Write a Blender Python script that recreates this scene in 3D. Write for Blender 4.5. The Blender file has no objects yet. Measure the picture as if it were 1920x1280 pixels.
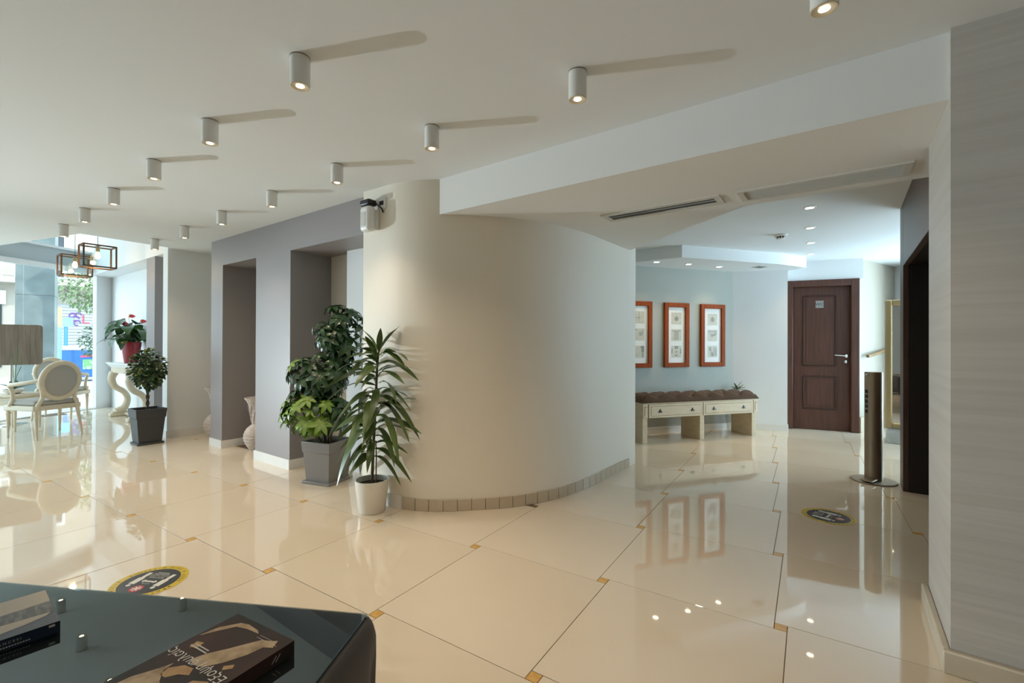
import bpy, math, random
from mathutils import Vector, Matrix
random.seed(7)
S = bpy.context.scene
COL = S.collection
PI = math.pi
R = math.radians

# ------------------------------------------------------------------ camera
cam_d = bpy.data.cameras.new('camera')
cam_d.sensor_width = 36.0
cam_d.lens = 862.35 / 1920 * 36.0
cam_d.clip_start = 0.05
cam = bpy.data.objects.new('camera', cam_d)
COL.objects.link(cam)
cam.matrix_world = (Matrix.Translation((0, 0, 1.24)) @ Matrix.Rotation(PI / 2 + 0.0038, 4, 'X') @ Matrix.Rotation(0.0037, 4, 'Z'))
S.camera = cam

# ------------------------------------------------------------------ light and exposure
world = bpy.data.worlds.new('world'); S.world = world
world.use_nodes = True
bg = world.node_tree.nodes['Background']
bg.inputs['Color'].default_value = (0.68, 0.86, 1.0, 1)
bg.inputs['Strength'].default_value = 4.6

def light(name, kind, loc, target, energy, color=(1, 1, 1), parent=None, **kw):
    d = bpy.data.lights.new(name, kind); d.energy = energy; d.color = color
    for k, v in kw.items(): setattr(d, k, v)
    o = bpy.data.objects.new(name, d); COL.objects.link(o)
    o.location = loc
    o.rotation_euler = (Vector(target) - Vector(loc)).to_track_quat('-Z', 'Y').to_euler()
    if parent: o.parent = parent
    return o
SUN = light('sun', 'SUN', (0, 0, 20), (-5, 15, 8), 2.2, (1.0, 0.95, 0.86), angle=0.01)
# added spot lamp outside the shop window, assumed low source of the ceiling shadows
light('added_street_spot', 'SPOT', (-8.9, 4.0, 0.42), (0.2, 1.9, 1.1), 1420.0, (0.88, 0.95, 1.0), spot_size=R(54), spot_blend=1.0, shadow_soft_size=0.008)
def portal(name, loc, target, sx, sy):
    o = light(name, 'AREA', loc, target, 1.0, shape='RECTANGLE', size=sx, size_y=sy)
    o.data.cycles.is_portal = True
portal('portal_street', (-8.42, 4.4, 1.25), (0, 3.4, 1.25), 8.4, 2.5)
# area lamps added outside to boost daylight at the street front and assumed stair window
light('daylight_fill_street', 'AREA', (-8.75, 3.6, 1.25), (0, 2.5, 1.25), 45.0, (0.45, 0.75, 1.0), shape='RECTANGLE', size=5.6, size_y=2.3)
light('daylight_fill_stairs', 'AREA', (7.6, 5.2, 0.9), (0, 5.75, 1.3), 430.0, (0.60, 0.82, 1.0), shape='RECTANGLE', size=3.4, size_y=2.4)

S.view_settings.view_transform = 'Standard'
S.view_settings.look = 'None'
S.view_settings.gamma = 1.0
S.view_settings.use_curve_mapping = False
S.view_settings.exposure = 0.05
try:
    S.cycles.use_denoising = True
    S.cycles.max_bounces = 9; S.cycles.diffuse_bounces = 5; S.cycles.glossy_bounces = 4; S.cycles.transparent_max_bounces = 12
    S.cycles.caustics_reflective = False; S.cycles.caustics_refractive = False
    S.cycles.sample_clamp_indirect = 6.0
except Exception: pass

# ------------------------------------------------------------------ helpers
ALPHA = R(-36.0)
UX = Vector((math.cos(ALPHA), math.sin(ALPHA), 0))
VX = Vector((-math.sin(ALPHA), math.cos(ALPHA), 0))
def RW(u, v, z=0.0):
    p = UX * u + VX * v
    return Vector((p.x, p.y, z))

class MB:
    def __init__(self): self.v = []; self.f = []
    def add(self, vs, fs, M=None):
        n = len(self.v)
        for p in vs:
            p = Vector(p)
            self.v.append(tuple(M @ p if M else p))
        for f in fs: self.f.append(tuple(i + n for i in f))
        return self
    def box(self, x0, x1, y0, y1, z0, z1, M=None):
        return self.add([(x0,y0,z0),(x1,y0,z0),(x1,y1,z0),(x0,y1,z0),(x0,y0,z1),(x1,y0,z1),(x1,y1,z1),(x0,y1,z1)],
            [(3,2,1,0),(4,5,6,7),(0,1,5,4),(1,2,6,5),(2,3,7,6),(3,0,4,7)], M)
    def rbox(self, u0, u1, v0, v1, z0, z1):
        return self.prism([RW(u0,v0),RW(u1,v0),RW(u1,v1),RW(u0,v1)], z0, z1)
    def prism(self, pts, z0, z1, M=None):
        n = len(pts)
        area = sum(pts[i][0]*pts[(i+1)%n][1]-pts[(i+1)%n][0]*pts[i][1] for i in range(n))
        if area < 0: pts = list(reversed(pts))
        vs = [(p[0],p[1],z0) for p in pts] + [(p[0],p[1],z1) for p in pts]
        fs = [tuple(reversed(range(n))), tuple(range(n, 2*n))]
        fs += [(i,(i+1)%n,n+(i+1)%n,n+i) for i in range(n)]
        return self.add(vs, fs, M)
    def cyl(self, p0, p1, r0, r1=None, seg=16, caps=True):
        return self.tube([p0, p1], [r0, r0 if r1 is None else r1], seg, caps)
    def tube(self, path, radii, seg=8, caps=True, sx=1.0):
        path = [Vector(p) for p in path]; n = len(path)
        if not hasattr(radii, '__len__'): radii = [radii]*n
        vs, fs = [], []
        ref = None
        for i, p in enumerate(path):
            t = (path[min(i+1,n-1)] - path[max(i-1,0)]).normalized()
            if ref is None:
                ref = Vector((0,0,1)) if abs(t.z) < 0.9 else Vector((1,0,0))
            a = t.cross(ref).normalized(); b = a.cross(t).normalized(); ref = b
            for k in range(seg):
                g = 2*PI*k/seg
                vs.append(p + a*(math.cos(g)*radii[i]*sx) + b*(math.sin(g)*radii[i]))
        for i in range(n-1):
            for k in range(seg):
                k2 = (k+1) % seg
                fs.append((i*seg+k, (i+1)*seg+k, (i+1)*seg+k2, i*seg+k2))
        if caps:
            fs.append(tuple(range(seg))); fs.append(tuple(reversed(range((n-1)*seg, n*seg))))
        return self.add(vs, fs)
    def lathe(self, prof, seg=24, c=(0,0,0), sx=1, sy=1, M=None):
        vs, fs = [], []; n = len(prof)
        for r, z in prof:
            for k in range(seg):
                g = 2*PI*k/seg
                vs.append((c[0]+math.cos(g)*r*sx, c[1]+math.sin(g)*r*sy, c[2]+z))
        for i in range(n-1):
            for k in range(seg):
                k2 = (k+1) % seg
                fs.append((i*seg+k, i*seg+k2, (i+1)*seg+k2, (i+1)*seg+k))
        if prof[0][0] > 1e-6: fs.append(tuple(reversed(range(seg))))
        if prof[-1][0] > 1e-6: fs.append(tuple(range((n-1)*seg, n*seg)))
        return self.add(vs, fs, M)
    def mesh(self, name, mat, smooth=None):
        m = bpy.data.meshes.new(name)
        m.from_pydata(self.v, [], self.f); m.validate(); m.update()
        if mat: m.materials.append(mat)
        if smooth is not None:
            m.polygons.foreach_set('use_smooth', [True]*len(m.polygons))
            m.set_sharp_from_angle(angle=R(smooth))
        return m

def obj(name, mb, mat, parent=None, smooth=None, bevel=None, loc=None, rotz=None, seg=2, kind=None, label=None, subsurf=0):
    m = mb if isinstance(mb, bpy.types.Mesh) else mb.mesh(name, mat, smooth if smooth is not None else (40 if bevel else None))
    o = bpy.data.objects.new(name, m); COL.objects.link(o)
    if parent: o.parent = parent
    if loc is not None: o.location = loc
    if rotz is not None: o.rotation_euler = (0, 0, rotz)
    if bevel:
        b = o.modifiers.new('bevel', 'BEVEL'); b.width = bevel; b.segments = seg; b.limit_method = 'ANGLE'; b.angle_limit = R(35)
    if subsurf:
        b = o.modifiers.new('sub', 'SUBSURF'); b.levels = subsurf; b.render_levels = subsurf
    if kind: o['kind'] = kind
    if label: o['label'] = label
    return o
def struct(name, mb, mat, label=None, cat=None, **kw):
    o = obj(name, mb, mat, kind='structure', **kw)
    if label: o['label'] = label
    if cat: o['category'] = cat
    return o
def thing(name, label, cat, loc=(0,0,0), rotz=0.0, group=None, kind=None):
    o = bpy.data.objects.new(name, None); COL.objects.link(o)
    o.empty_display_size = 0.1
    o.location = loc; o.rotation_euler = (0, 0, rotz)
    o['label'] = label; o['category'] = cat
    if group: o['group'] = group
    if kind: o['kind'] = kind
    return o
def tag(o, label, cat, group=None):
    o['label'] = label; o['category'] = cat
    if group: o['group'] = group
    return o
def dup(root, loc, rotz, label, group=None, mats=None):
    def cp(o, par):
        c = o.copy(); COL.objects.link(c); c.parent = par
        for ch in [x for x in root_children[o.name]]: cp(ch, c)
        return c
    root_children = {}
    def walk(o):
        root_children[o.name] = list(o.children)
        for ch in o.children: walk(ch)
    walk(root)
    r = cp(root, None); r.location = loc; r.rotation_euler = (0,0,rotz); r['label'] = label
    if group: r['group'] = group
    return r
_FONT_CACHE = {}
def text(mb, s, size, M, align='CENTER', shear=0.0):
    cu = bpy.data.curves.new('t', 'FONT'); cu.body = s; cu.size = size; cu.align_x = align; cu.align_y = 'CENTER'; cu.shear = shear
    cu.resolution_u = 3
    o = bpy.data.objects.new('t', cu); COL.objects.link(o)
    dg = bpy.context.evaluated_depsgraph_get()
    me = bpy.data.meshes.new_from_object(o.evaluated_get(dg))
    mb.add([v.co for v in me.vertices], [tuple(p.vertices) for p in me.polygons], M)
    bpy.data.objects.remove(o); bpy.data.curves.remove(cu); bpy.data.meshes.remove(me)

# ------------------------------------------------------------------ materials
def P(name, col, rough=0.5, metal=0.0, spec=0.5, noise=None, bump=None, emit=None, coat=0.0, ior=None, scale=(1,1,1), sheen=0.0):
    """noise=(scale, col2, detail[, lo, hi]) blends a second colour; bump=(scale, strength)"""
    m = bpy.data.materials.new(name); m.use_nodes = True
    nt = m.node_tree; b = nt.nodes['Principled BSDF']
    b.inputs['Base Color'].default_value = (*col, 1)
    b.inputs['Roughness'].default_value = rough
    b.inputs['Metallic'].default_value = metal
    b.inputs['Specular IOR Level'].default_value = spec
    b.inputs['Coat Weight'].default_value = coat
    b.inputs['Sheen Weight'].default_value = sheen
    if ior: b.inputs['IOR'].default_value = ior
    if noise or bump:
        tc = nt.nodes.new('ShaderNodeTexCoord'); mp = nt.nodes.new('ShaderNodeMapping')
        mp.inputs['Scale'].default_value = scale
        nt.links.new(tc.outputs['Object'], mp.inputs['Vector'])
    if noise:
        n = nt.nodes.new('ShaderNodeTexNoise'); n.inputs['Scale'].default_value = noise[0]; n.inputs['Detail'].default_value = noise[2]
        nt.links.new(mp.outputs['Vector'], n.inputs['Vector'])
        cr = nt.nodes.new('ShaderNodeValToRGB')
        cr.color_ramp.elements[0].position = noise[3] if len(noise) > 3 else 0.3
        cr.color_ramp.elements[1].position = noise[4] if len(noise) > 4 else 0.7
        cr.color_ramp.elements[0].color = (*col, 1); cr.color_ramp.elements[1].color = (*noise[1], 1)
        nt.links.new(n.outputs['Fac'], cr.inputs['Fac']); nt.links.new(cr.outputs['Color'], b.inputs['Base Color'])
    if bump:
        n2 = nt.nodes.new('ShaderNodeTexNoise'); n2.inputs['Scale'].default_value = bump[0]; n2.inputs['Detail'].default_value = 3
        nt.links.new(mp.outputs['Vector'], n2.inputs['Vector'])
        bp = nt.nodes.new('ShaderNodeBump'); bp.inputs['Strength'].default_value = bump[1]; bp.inputs['Distance'].default_value = 0.02
        nt.links.new(n2.outputs['Fac'], bp.inputs['Height']); nt.links.new(bp.outputs['Normal'], b.inputs['Normal'])
    if emit:
        b.inputs['Emission Color'].default_value = (*emit[0], 1); b.inputs['Emission Strength'].default_value = emit[1]
    return m
M = {}
M['ceil'] = P('ceiling_paint', (0.78, 0.80, 0.81), 0.85)
M['white'] = P('white_wall_paint', (0.80, 0.815, 0.82), 0.75, bump=(30, 0.02))
M['beam'] = P('beam_paint', (0.80, 0.80, 0.78), 0.8)
M['taupe'] = P('taupe_wall_paint', (0.275, 0.25, 0.248), 0.45, bump=(3, 0.03))
M['niche'] = P('niche_paint', (0.72, 0.68, 0.60), 0.7)
M['curve'] = P('cream_wall_paint', (0.84, 0.78, 0.675), 0.58, bump=(2.2, 0.03), scale=(1,1,3))
M['paper'] = P('ribbed_wallpaper', (0.475, 0.44, 0.395), 0.5, noise=(2.2, (0.535, 0.50, 0.455), 5, 0.3, 0.7), bump=(3, 0.10), scale=(0.35, 0.35, 18))
M['teal'] = P('sage_wall_paint', (0.395, 0.41, 0.37), 0.7)
M['bulk'] = P('bulkhead_paint', (0.80, 0.82, 0.82), 0.8)
M['beige'] = P('beige_wall_paint', (0.42, 0.375, 0.30), 0.8)
M['tile'] = P('cream_porcelain_tile', (0.72, 0.605, 0.455), 0.03, spec=1.0, noise=(0.9, (0.77, 0.665, 0.525), 5), bump=(2.5, 0.006))
M['inset'] = P('amber_inset_tile', (0.60, 0.33, 0.08), 0.15, noise=(30, (0.68, 0.42, 0.14), 3))
M['grout'] = P('brown_grout', (0.16, 0.10, 0.06), 0.9)
M['skirt'] = P('white_skirting', (0.78, 0.77, 0.74), 0.25)
M['skirt_tile'] = P('beige_skirting_tile', (0.52, 0.44, 0.32), 0.3, noise=(8, (0.58, 0.50, 0.385), 3))
M['dwood'] = P('dark_wood', (0.055, 0.028, 0.018), 0.42, noise=(4, (0.10, 0.05, 0.032), 6), bump=(10, 0.05), scale=(12, 12, 0.7))
M['door'] = P('walnut_door', (0.070, 0.028, 0.018), 0.42, spec=0.35, noise=(4, (0.115, 0.046, 0.029), 6), scale=(10, 10, 0.6))
M['doordark'] = P('walnut_moulding', (0.052, 0.021, 0.014), 0.5, spec=0.3)
M['frame'] = P('cherry_frame', (0.235, 0.045, 0.006), 0.55, spec=0.12, noise=(5, (0.30, 0.063, 0.009), 4), scale=(6, 6, 1))
M['chrome'] = P('chrome', (0.75, 0.73, 0.70), 0.15, 1.0)
M['brass'] = P('brass', (0.58, 0.45, 0.25), 0.32, 1.0)
M['railwood'] = P('rail_wood', (0.26, 0.15, 0.06), 0.4)
M['bronze'] = P('bronze_metal', (0.34, 0.265, 0.19), 0.45, 0.85)
M['black'] = P('black_plastic', (0.015, 0.015, 0.016), 0.4)
M['plastic'] = P('white_plastic', (0.82, 0.82, 0.80), 0.35)
M['lampwhite'] = P('lamp_white', (0.78, 0.77, 0.74), 0.45)
M['lampring'] = P('lamp_ring', (0.70, 0.60, 0.44), 0.3)
M['lens'] = P('lamp_lens', (1, 0.9, 0.75), 0.3, emit=((1.0, 0.86, 0.62), 14))
M['bulb'] = P('filament_bulb', (1, 0.85, 0.6), 0.2, emit=((1.0, 0.70, 0.32), 12))
M['cage'] = P('rust_brown_metal', (0.11, 0.058, 0.03), 0.5, 0.5)
M['cream'] = P('cream_painted_wood', (0.62, 0.52, 0.37), 0.45, noise=(9, (0.68, 0.59, 0.45), 3))
M['linen'] = P('grey_linen', (0.40, 0.38, 0.34), 0.9, bump=(160, 0.2))
M['bench'] = P('antique_cream_wood', (0.62, 0.50, 0.335), 0.45, noise=(7, (0.70, 0.595, 0.43), 4), scale=(1, 1, 5))
M['glaze'] = P('brown_glaze_line', (0.23, 0.13, 0.06), 0.6)
M['velvet'] = P('brown_velvet', (0.068, 0.034, 0.016), 0.85, spec=0.2, sheen=0.15, noise=(7, (0.095, 0.052, 0.026), 3))
M['ottoman'] = P('charcoal_velvet', (0.022, 0.017, 0.015), 0.75, sheen=0.12)
M['potgrey'] = P('grey_glazed_pot', (0.20, 0.185, 0.175), 0.35)
M['potdark'] = P('anthracite_pot', (0.045, 0.047, 0.05), 0.45)
M['potwhite'] = P('white_ceramic_pot', (0.78, 0.75, 0.68), 0.22)
M['potred'] = P('red_glazed_pot', (0.30, 0.018, 0.028), 0.25)
M['soil'] = P('potting_soil', (0.035, 0.022, 0.014), 0.95, bump=(60, 0.8))
M['stem'] = P('woody_stem', (0.10, 0.075, 0.045), 0.8)
M['gstem'] = P('green_stem', (0.10, 0.16, 0.045), 0.6)
M['leaf'] = P('dark_leaf', (0.022, 0.055, 0.022), 0.3, noise=(8, (0.04, 0.09, 0.03), 2))
M['leafl'] = P('young_lime_leaf', (0.22, 0.33, 0.045), 0.35, noise=(10, (0.15, 0.26, 0.04), 2))
M['leafd'] = P('dracaena_leaf', (0.050, 0.10, 0.020), 0.32, noise=(4, (0.12, 0.165, 0.04), 3), scale=(12, 1, 1))
M['leafv'] = P('variegated_leaf', (0.04, 0.085, 0.03), 0.35, noise=(16, (0.34, 0.36, 0.12), 2, 0.5, 0.75))
M['leafa'] = P('anthurium_leaf', (0.03, 0.085, 0.022), 0.28, noise=(6, (0.055, 0.13, 0.035), 2))
M['flower'] = P('red_spathe', (0.55, 0.02, 0.05), 0.3)
M['vase'] = P('whitewashed_terracotta', (0.56, 0.46, 0.40), 0.85, noise=(22, (0.68, 0.61, 0.56), 5), bump=(40, 0.5), scale=(1, 1, 2.5))
M['mat'] = P('white_mount_board', (0.80, 0.79, 0.74), 0.6)
M['print'] = P('aged_print_paper', (0.56, 0.53, 0.42), 0.7, noise=(25, (0.62, 0.59, 0.49), 4))
M['ink'] = P('grey_ink', (0.17, 0.17, 0.15), 0.7, noise=(70, (0.42, 0.41, 0.34), 3))
M['inklight'] = P('pale_ink', (0.40, 0.39, 0.33), 0.7)
M['yellow'] = P('yellow_vinyl', (0.62, 0.44, 0.02), 0.3)
M['dkvinyl'] = P('charcoal_vinyl', (0.022, 0.020, 0.022), 0.3)
M['whvinyl'] = P('white_vinyl', (0.72, 0.69, 0.62), 0.4)
M['redvinyl'] = P('red_vinyl', (0.42, 0.02, 0.03), 0.35)
M['bookdark'] = P('dark_book_cover', (0.014, 0.009, 0.007), 0.45, spec=0.3, noise=(5, (0.055, 0.016, 0.010), 3, 0.5, 0.8))
M['bookcloth'] = P('book_painted_drapery', (0.40, 0.29, 0.17), 0.35, noise=(26, (0.17, 0.10, 0.045), 5, 0.45, 0.75))
M['bookflesh'] = P('book_painted_ochre', (0.30, 0.15, 0.045), 0.35, noise=(30, (0.42, 0.27, 0.12), 4))
M['booknavy'] = P('navy_book_cover', (0.010, 0.018, 0.036), 0.3)
M['bookart'] = P('navy_book_sky', (0.40, 0.34, 0.25), 0.4, noise=(6, (0.30, 0.26, 0.21), 5))
M['bookwave'] = P('navy_book_rock', (0.045, 0.045, 0.042), 0.4, noise=(24, (0.22, 0.21, 0.19), 6, 0.45, 0.8), scale=(1, 4, 1))
M['paperedge'] = P('page_edges', (0.62, 0.57, 0.46), 0.9)
M['spineprint'] = P('spine_lettering', (0.62, 0.60, 0.55), 0.5)
M['marble'] = P('grey_marble', (0.40, 0.42, 0.42), 0.25, noise=(3, (0.58, 0.60, 0.60), 8, 0.4, 0.65))
M['colmarble'] = P('blue_grey_marble', (0.15, 0.185, 0.185), 0.3, noise=(3, (0.21, 0.25, 0.25), 8, 0.4, 0.65))
M['boardwood'] = P('weathered_board', (0.17, 0.135, 0.105), 0.5, noise=(3.2, (0.28, 0.235, 0.19), 6), scale=(9, 9, 0.8))
M['alu'] = P('white_aluminium', (0.72, 0.74, 0.75), 0.35)
M['spandrel'] = P('grey_spandrel', (0.42, 0.47, 0.49), 0.35)
M['pave'] = P('street_paving', (0.46, 0.45, 0.43), 0.8, noise=(1.5, (0.54, 0.53, 0.50), 4))
M['asphalt'] = P('street_asphalt', (0.20, 0.20, 0.20), 0.9, noise=(3, (0.26, 0.26, 0.26), 5))
M['stucco'] = P('pale_stucco', (0.36, 0.32, 0.26), 0.9, noise=(0.8, (0.44, 0.40, 0.34), 5))
M['shutter'] = P('roller_shutter_metal', (0.36, 0.36, 0.35), 0.5)
M['darkglass'] = P('dark_shop_glass', (0.03, 0.035, 0.04), 0.1)
M['binblue'] = P('blue_bin_plastic', (0.02, 0.12, 0.42), 0.4)
M['binlid'] = P('pale_bin_lid', (0.62, 0.74, 0.80), 0.4)
M['green'] = P('green_spray_paint', (0.12, 0.40, 0.13), 0.6, noise=(14, (0.40, 0.60, 0.45), 4, 0.5, 0.6))
M['pink'] = P('crimson_spray_paint', (0.60, 0.06, 0.12), 0.6)
M['purple'] = P('purple_spray_paint', (0.16, 0.06, 0.30), 0.6)
M['bluepaint'] = P('blue_post_paint', (0.05, 0.22, 0.58), 0.5)
M['lblue'] = P('light_blue_paint', (0.20, 0.50, 0.68), 0.5)
M['orange'] = P('orange_paint', (0.70, 0.35, 0.18), 0.5)
M['treeleaf'] = P('street_tree_leaf', (0.09, 0.16, 0.06), 0.6, noise=(5, (0.20, 0.27, 0.12), 3))
M['shrub'] = P('shrub_leaf', (0.03, 0.08, 0.04), 0.5, noise=(5, (0.07, 0.14, 0.07), 3))
M['mirror'] = P('mirror_glass', (0.8, 0.8, 0.8), 0.02, 1.0)
M['reddish'] = P('elevator_back', (0.016, 0.009, 0.007), 0.5)
M['grille'] = P('grille_dark', (0.03, 0.03, 0.032), 0.5)
M['grilleb'] = P('grille_backing', (0.16, 0.155, 0.145), 0.6)
M['signplate'] = P('brushed_sign_plate', (0.30, 0.29, 0.28), 0.4)
M['grillew'] = P('grille_offwhite', (0.62, 0.60, 0.55), 0.5)

def glass_mat(name, tint, refl, gl=(1, 1, 1)):
    m = bpy.data.materials.new(name); m.use_nodes = True; nt = m.node_tree
    for n in list(nt.nodes):
        if n.type != 'OUTPUT_MATERIAL': nt.nodes.remove(n)
    out = [n for n in nt.nodes if n.type == 'OUTPUT_MATERIAL'][0]
    t = nt.nodes.new('ShaderNodeBsdfTransparent'); t.inputs['Color'].default_value = (*tint, 1)
    g = nt.nodes.new('ShaderNodeBsdfGlossy'); g.inputs['Roughness'].default_value = 0.0; g.inputs['Color'].default_value = (*gl, 1)
    f = nt.nodes.new('ShaderNodeFresnel'); f.inputs['IOR'].default_value = refl
    mx = nt.nodes.new('ShaderNodeMixShader')
    ge = nt.nodes.new('ShaderNodeNewGeometry'); sb = nt.nodes.new('ShaderNodeMath'); sb.operation = 'SUBTRACT'; sb.inputs[0].default_value = 1.0
    ml = nt.nodes.new('ShaderNodeMath'); ml.operation = 'MULTIPLY'
    nt.links.new(ge.outputs['Backfacing'], sb.inputs[1]); nt.links.new(sb.outputs[0], ml.inputs[0]); nt.links.new(f.outputs[0], ml.inputs[1])
    nt.links.new(ml.outputs[0], mx.inputs[0]); nt.links.new(t.outputs[0], mx.inputs[1]); nt.links.new(g.outputs[0], mx.inputs[2])
    nt.links.new(mx.outputs[0], out.inputs['Surface'])
    return m
M['glass'] = glass_mat('clear_glass', (0.96, 0.985, 0.98), 1.35)
M['glasstop'] = glass_mat('smoked_glass', (0.62, 0.66, 0.66), 2.1, (0.80, 0.95, 1.0))  # bluish glossy tint puts the ceiling's cool reflection into the colour
M['picglass'] = glass_mat('picture_glass', (0.99, 0.99, 0.99), 1.1)

# ================================================================== STRUCTURE
ZC, ZB = 2.45, 2.19
FA = Vector((-8.73, 0.79, 0)); FB = Vector((-7.75, 8.55, 0))       # street front, from behind the camera to the entrance corner
FD = (FB - FA).normalized(); FN = Vector((FD.y, -FD.x, 0))          # along the glass / into the room
T1 = Vector((3.24, 6.75, 0)); TD = Vector((math.cos(R(17.5)), math.sin(R(17.5)), 0)); TN = Vector((TD.y, -TD.x, 0))
DA = Vector((4.05, 6.80, 0)); DB = Vector((4.87, 6.45, 0))

def seg_wall(mb, a, b, z0, z1, th, side=1):
    """vertical slab whose seen face runs a->b; thickness goes to the left of a->b when side=1"""
    a = Vector(a); b = Vector(b); d = (b - a).normalized(); n = Vector((-d.y, d.x, 0)) * th * side
    return mb.prism([a, b, b + n, a + n], z0, z1)

# floor: slab, then tiles
mb = MB(); mb.prism([FA + FN*-0.05, RW(4.3, -4.7), RW(4.3, 9.9), RW(-4.3, 9.9), RW(-4.3, 2.9), FB + FD*0.6, FB + FD*0.6 - FN*0.05], -0.14, -0.0025)
floor = struct('floor', mb, M['grout'])
TA, TB = 0.8032, 0.05
LANG = R(-29.404); TANG = LANG - math.atan2(TB, TA)
ta = Vector((math.cos(TANG), math.sin(TANG), 0)); tb = Vector((-math.sin(TANG), math.cos(TANG), 0))
e1 = ta*TA + tb*TB; e2 = tb*TA - ta*TB
def tile_mesh(s, name, mat):
    g = 0.0016; h = s/2 - g; c = 0.0005
    mbt = MB()
    vs = [(x*(h-c), y*(h-c), 0) for x, y in ((-1,-1),(1,-1),(1,1),(-1,1))] + [(x*h, y*h, -c) for x, y in ((-1,-1),(1,-1),(1,1),(-1,1))] + [(x*h, y*h, -0.009) for x, y in ((-1,-1),(1,-1),(1,1),(-1,1))]
    fs = [(0,1,2,3)]
    for k in range(4):
        k2 = (k+1) % 4
        fs += [(4+k, 4+k2, k2, k), (8+k, 8+k2, 4+k2, 4+k)]
    mbt.add(vs, fs)
    return mbt.mesh(name, mat)
tm = tile_mesh(TA, 'tile', M['tile']); im = tile_mesh(TB, 'inset_tile', M['inset'])
def uv_of(p): return p.dot(UX), p.dot(VX)
def inside(p, mrg):
    u, v = uv_of(p)
    if (p - FA).dot(FN) < -mrg*0.2: return False
    if v < -4.5 - mrg or u > 4.0 + mrg: return False
    if v < 2.62: return True
    if v < 2.9 and u < -2.6: return True
    if u > -2.25 and p.y < 7.0 + mrg*0.4 and p.x < 5.9 + mrg and p.x > 0.2 and (p.x < 3.45 or p.y > 4.0 or u < 0.9): return True
    return False
org = Vector((-1.316, 2.505, 0))
for i in range(-16, 17):
    for j in range(-14, 15):
        p = org + e1*i + e2*j
        if inside(p, 0.1):
            o = obj('inset_tile', im, None, floor); o.location = p; o.rotation_euler = (0, 0, TANG)
        c = p + ta*(TA/2 - TB/2) + tb*(TA/2 + TB/2)
        if inside(c, 0.45):
            o = obj('tile', tm, None, floor); o.location = c + Vector((0, 0, random.uniform(-0.0003, 0.0003))); o.rotation_euler = (0, 0, TANG)

# ceilings
mb = MB(); mb.prism([RW(-7.2, 3.1), RW(-7.2, 2.24), RW(-7.03, 2.19), RW(-6.95, 1.32), RW(-8.64, 0.89), RW(-10.40, 0.45), RW(-7.55, -4.7), RW(4.3, -4.7), RW(4.3, 9.9), RW(-4.3, 9.9), RW(-4.3, 3.1)], ZC, ZC + 0.18)
struct('ceiling', mb, M['ceil'])
mb = MB(); mb.prism([RW(-6.6, 3.2), RW(-6.6, 1.1), RW(-10.6, 0.1), FB + FD*0.5 - FN*0.3, FB + FD*0.9], 4.25, 4.4)
struct('ceiling_entrance', mb, M['ceil'])
mb = MB()
seg_wall(mb, RW(-6.94, 2.9), RW(-6.90, 1.30), ZC+0.02, 4.3, 0.12, 1)
seg_wall(mb, RW(-6.90, 1.28), RW(-10.5, 0.40), ZC+0.02, 4.3, 0.12, 1)
struct('wall_entrance_upper', mb, M['white'])

# beam that carries the lower soffit towards the lift
mb = MB(); mb.prism([RW(-2.43, 2.43), RW(0.34, 2.43), RW(0.34, 2.96), RW(0.9, 2.96), RW(0.9, 3.49), RW(-0.553, 3.49), RW(-1.764, 4.47), RW(-1.95, 4.5), RW(-2.43, 4.0)], ZB, ZC + 0.05)
struct('trim_1', mb, M['beam'], label='low white beam and soffit crossing in front of the lift', cat='beam')
# bulkhead over the bench
b0 = Vector((1.556-0.5, 6.02+0.37, 0)); b1 = Vector((2.08, 5.63, 0)); b2 = b1 + TD*1.55
mb = MB(); mb.prism([b0, b1, b2, b2 + Vector((0.5, 0.25, 0)), T1 + Vector((0.7, 0.3, 0))], 2.30, ZC + 0.05)
struct('trim_2', mb, M['bulk'], label='dropped white bulkhead with small spotlights above the bench', cat='bulkhead')

# taupe wall with niches (one extruded outline)
prof = [(-6.215,0),(-5.90,0),(-5.90,2.14),(-5.09,2.14),(-5.09,0),(-4.394,0),(-4.394,2.14),(-3.12,2.14),(-3.12,2.455),(-6.215,2.455)]
mb = MB(); n = len(prof)
vs = [RW(u, 2.36, z) for u, z in prof] + [RW(u, 2.80, z) for u, z in prof]
fs = [tuple(range(n)), tuple(reversed(range(n, 2*n)))] + [(i, n+i, n+(i+1)%n, (i+1)%n) for i in range(n)]
mb.add(vs, fs); struct('wall_left', mb, M['taupe'])
mb = MB(); mb.rbox(-7.2, -3.1, 2.80, 2.92, -0.0, ZC + 0.05); struct('wall_niche', mb, M['niche'])
mb = MB(); mb.rbox(-3.97, -3.1, 2.70, 2.80, 0, 2.46); struct('wall_niche_pier', mb, M['white'])
mb = MB(); mb.rbox(-7.26, -7.094, 2.19, 2.92, 0, ZC + 0.02); struct('wall_left_pier', mb, M['white'])
mb = MB(); mb.rbox(-8.29, -7.95, 2.30, 2.64, 0, 2.46); struct('wall_pilaster', mb, M['taupe'])
mb = MB(); mb.rbox(-11.6, -7.26, 2.62, 2.74, 0, 4.3); struct('wall_entrance', mb, M['white'])
mb = MB(); mb.rbox(-11.5, -7.10, 2.30, 2.62, 2.46, 4.3); struct('trim_3', mb, M['white'], label='deep white bulkhead above the console table by the entrance', cat='bulkhead')

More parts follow.
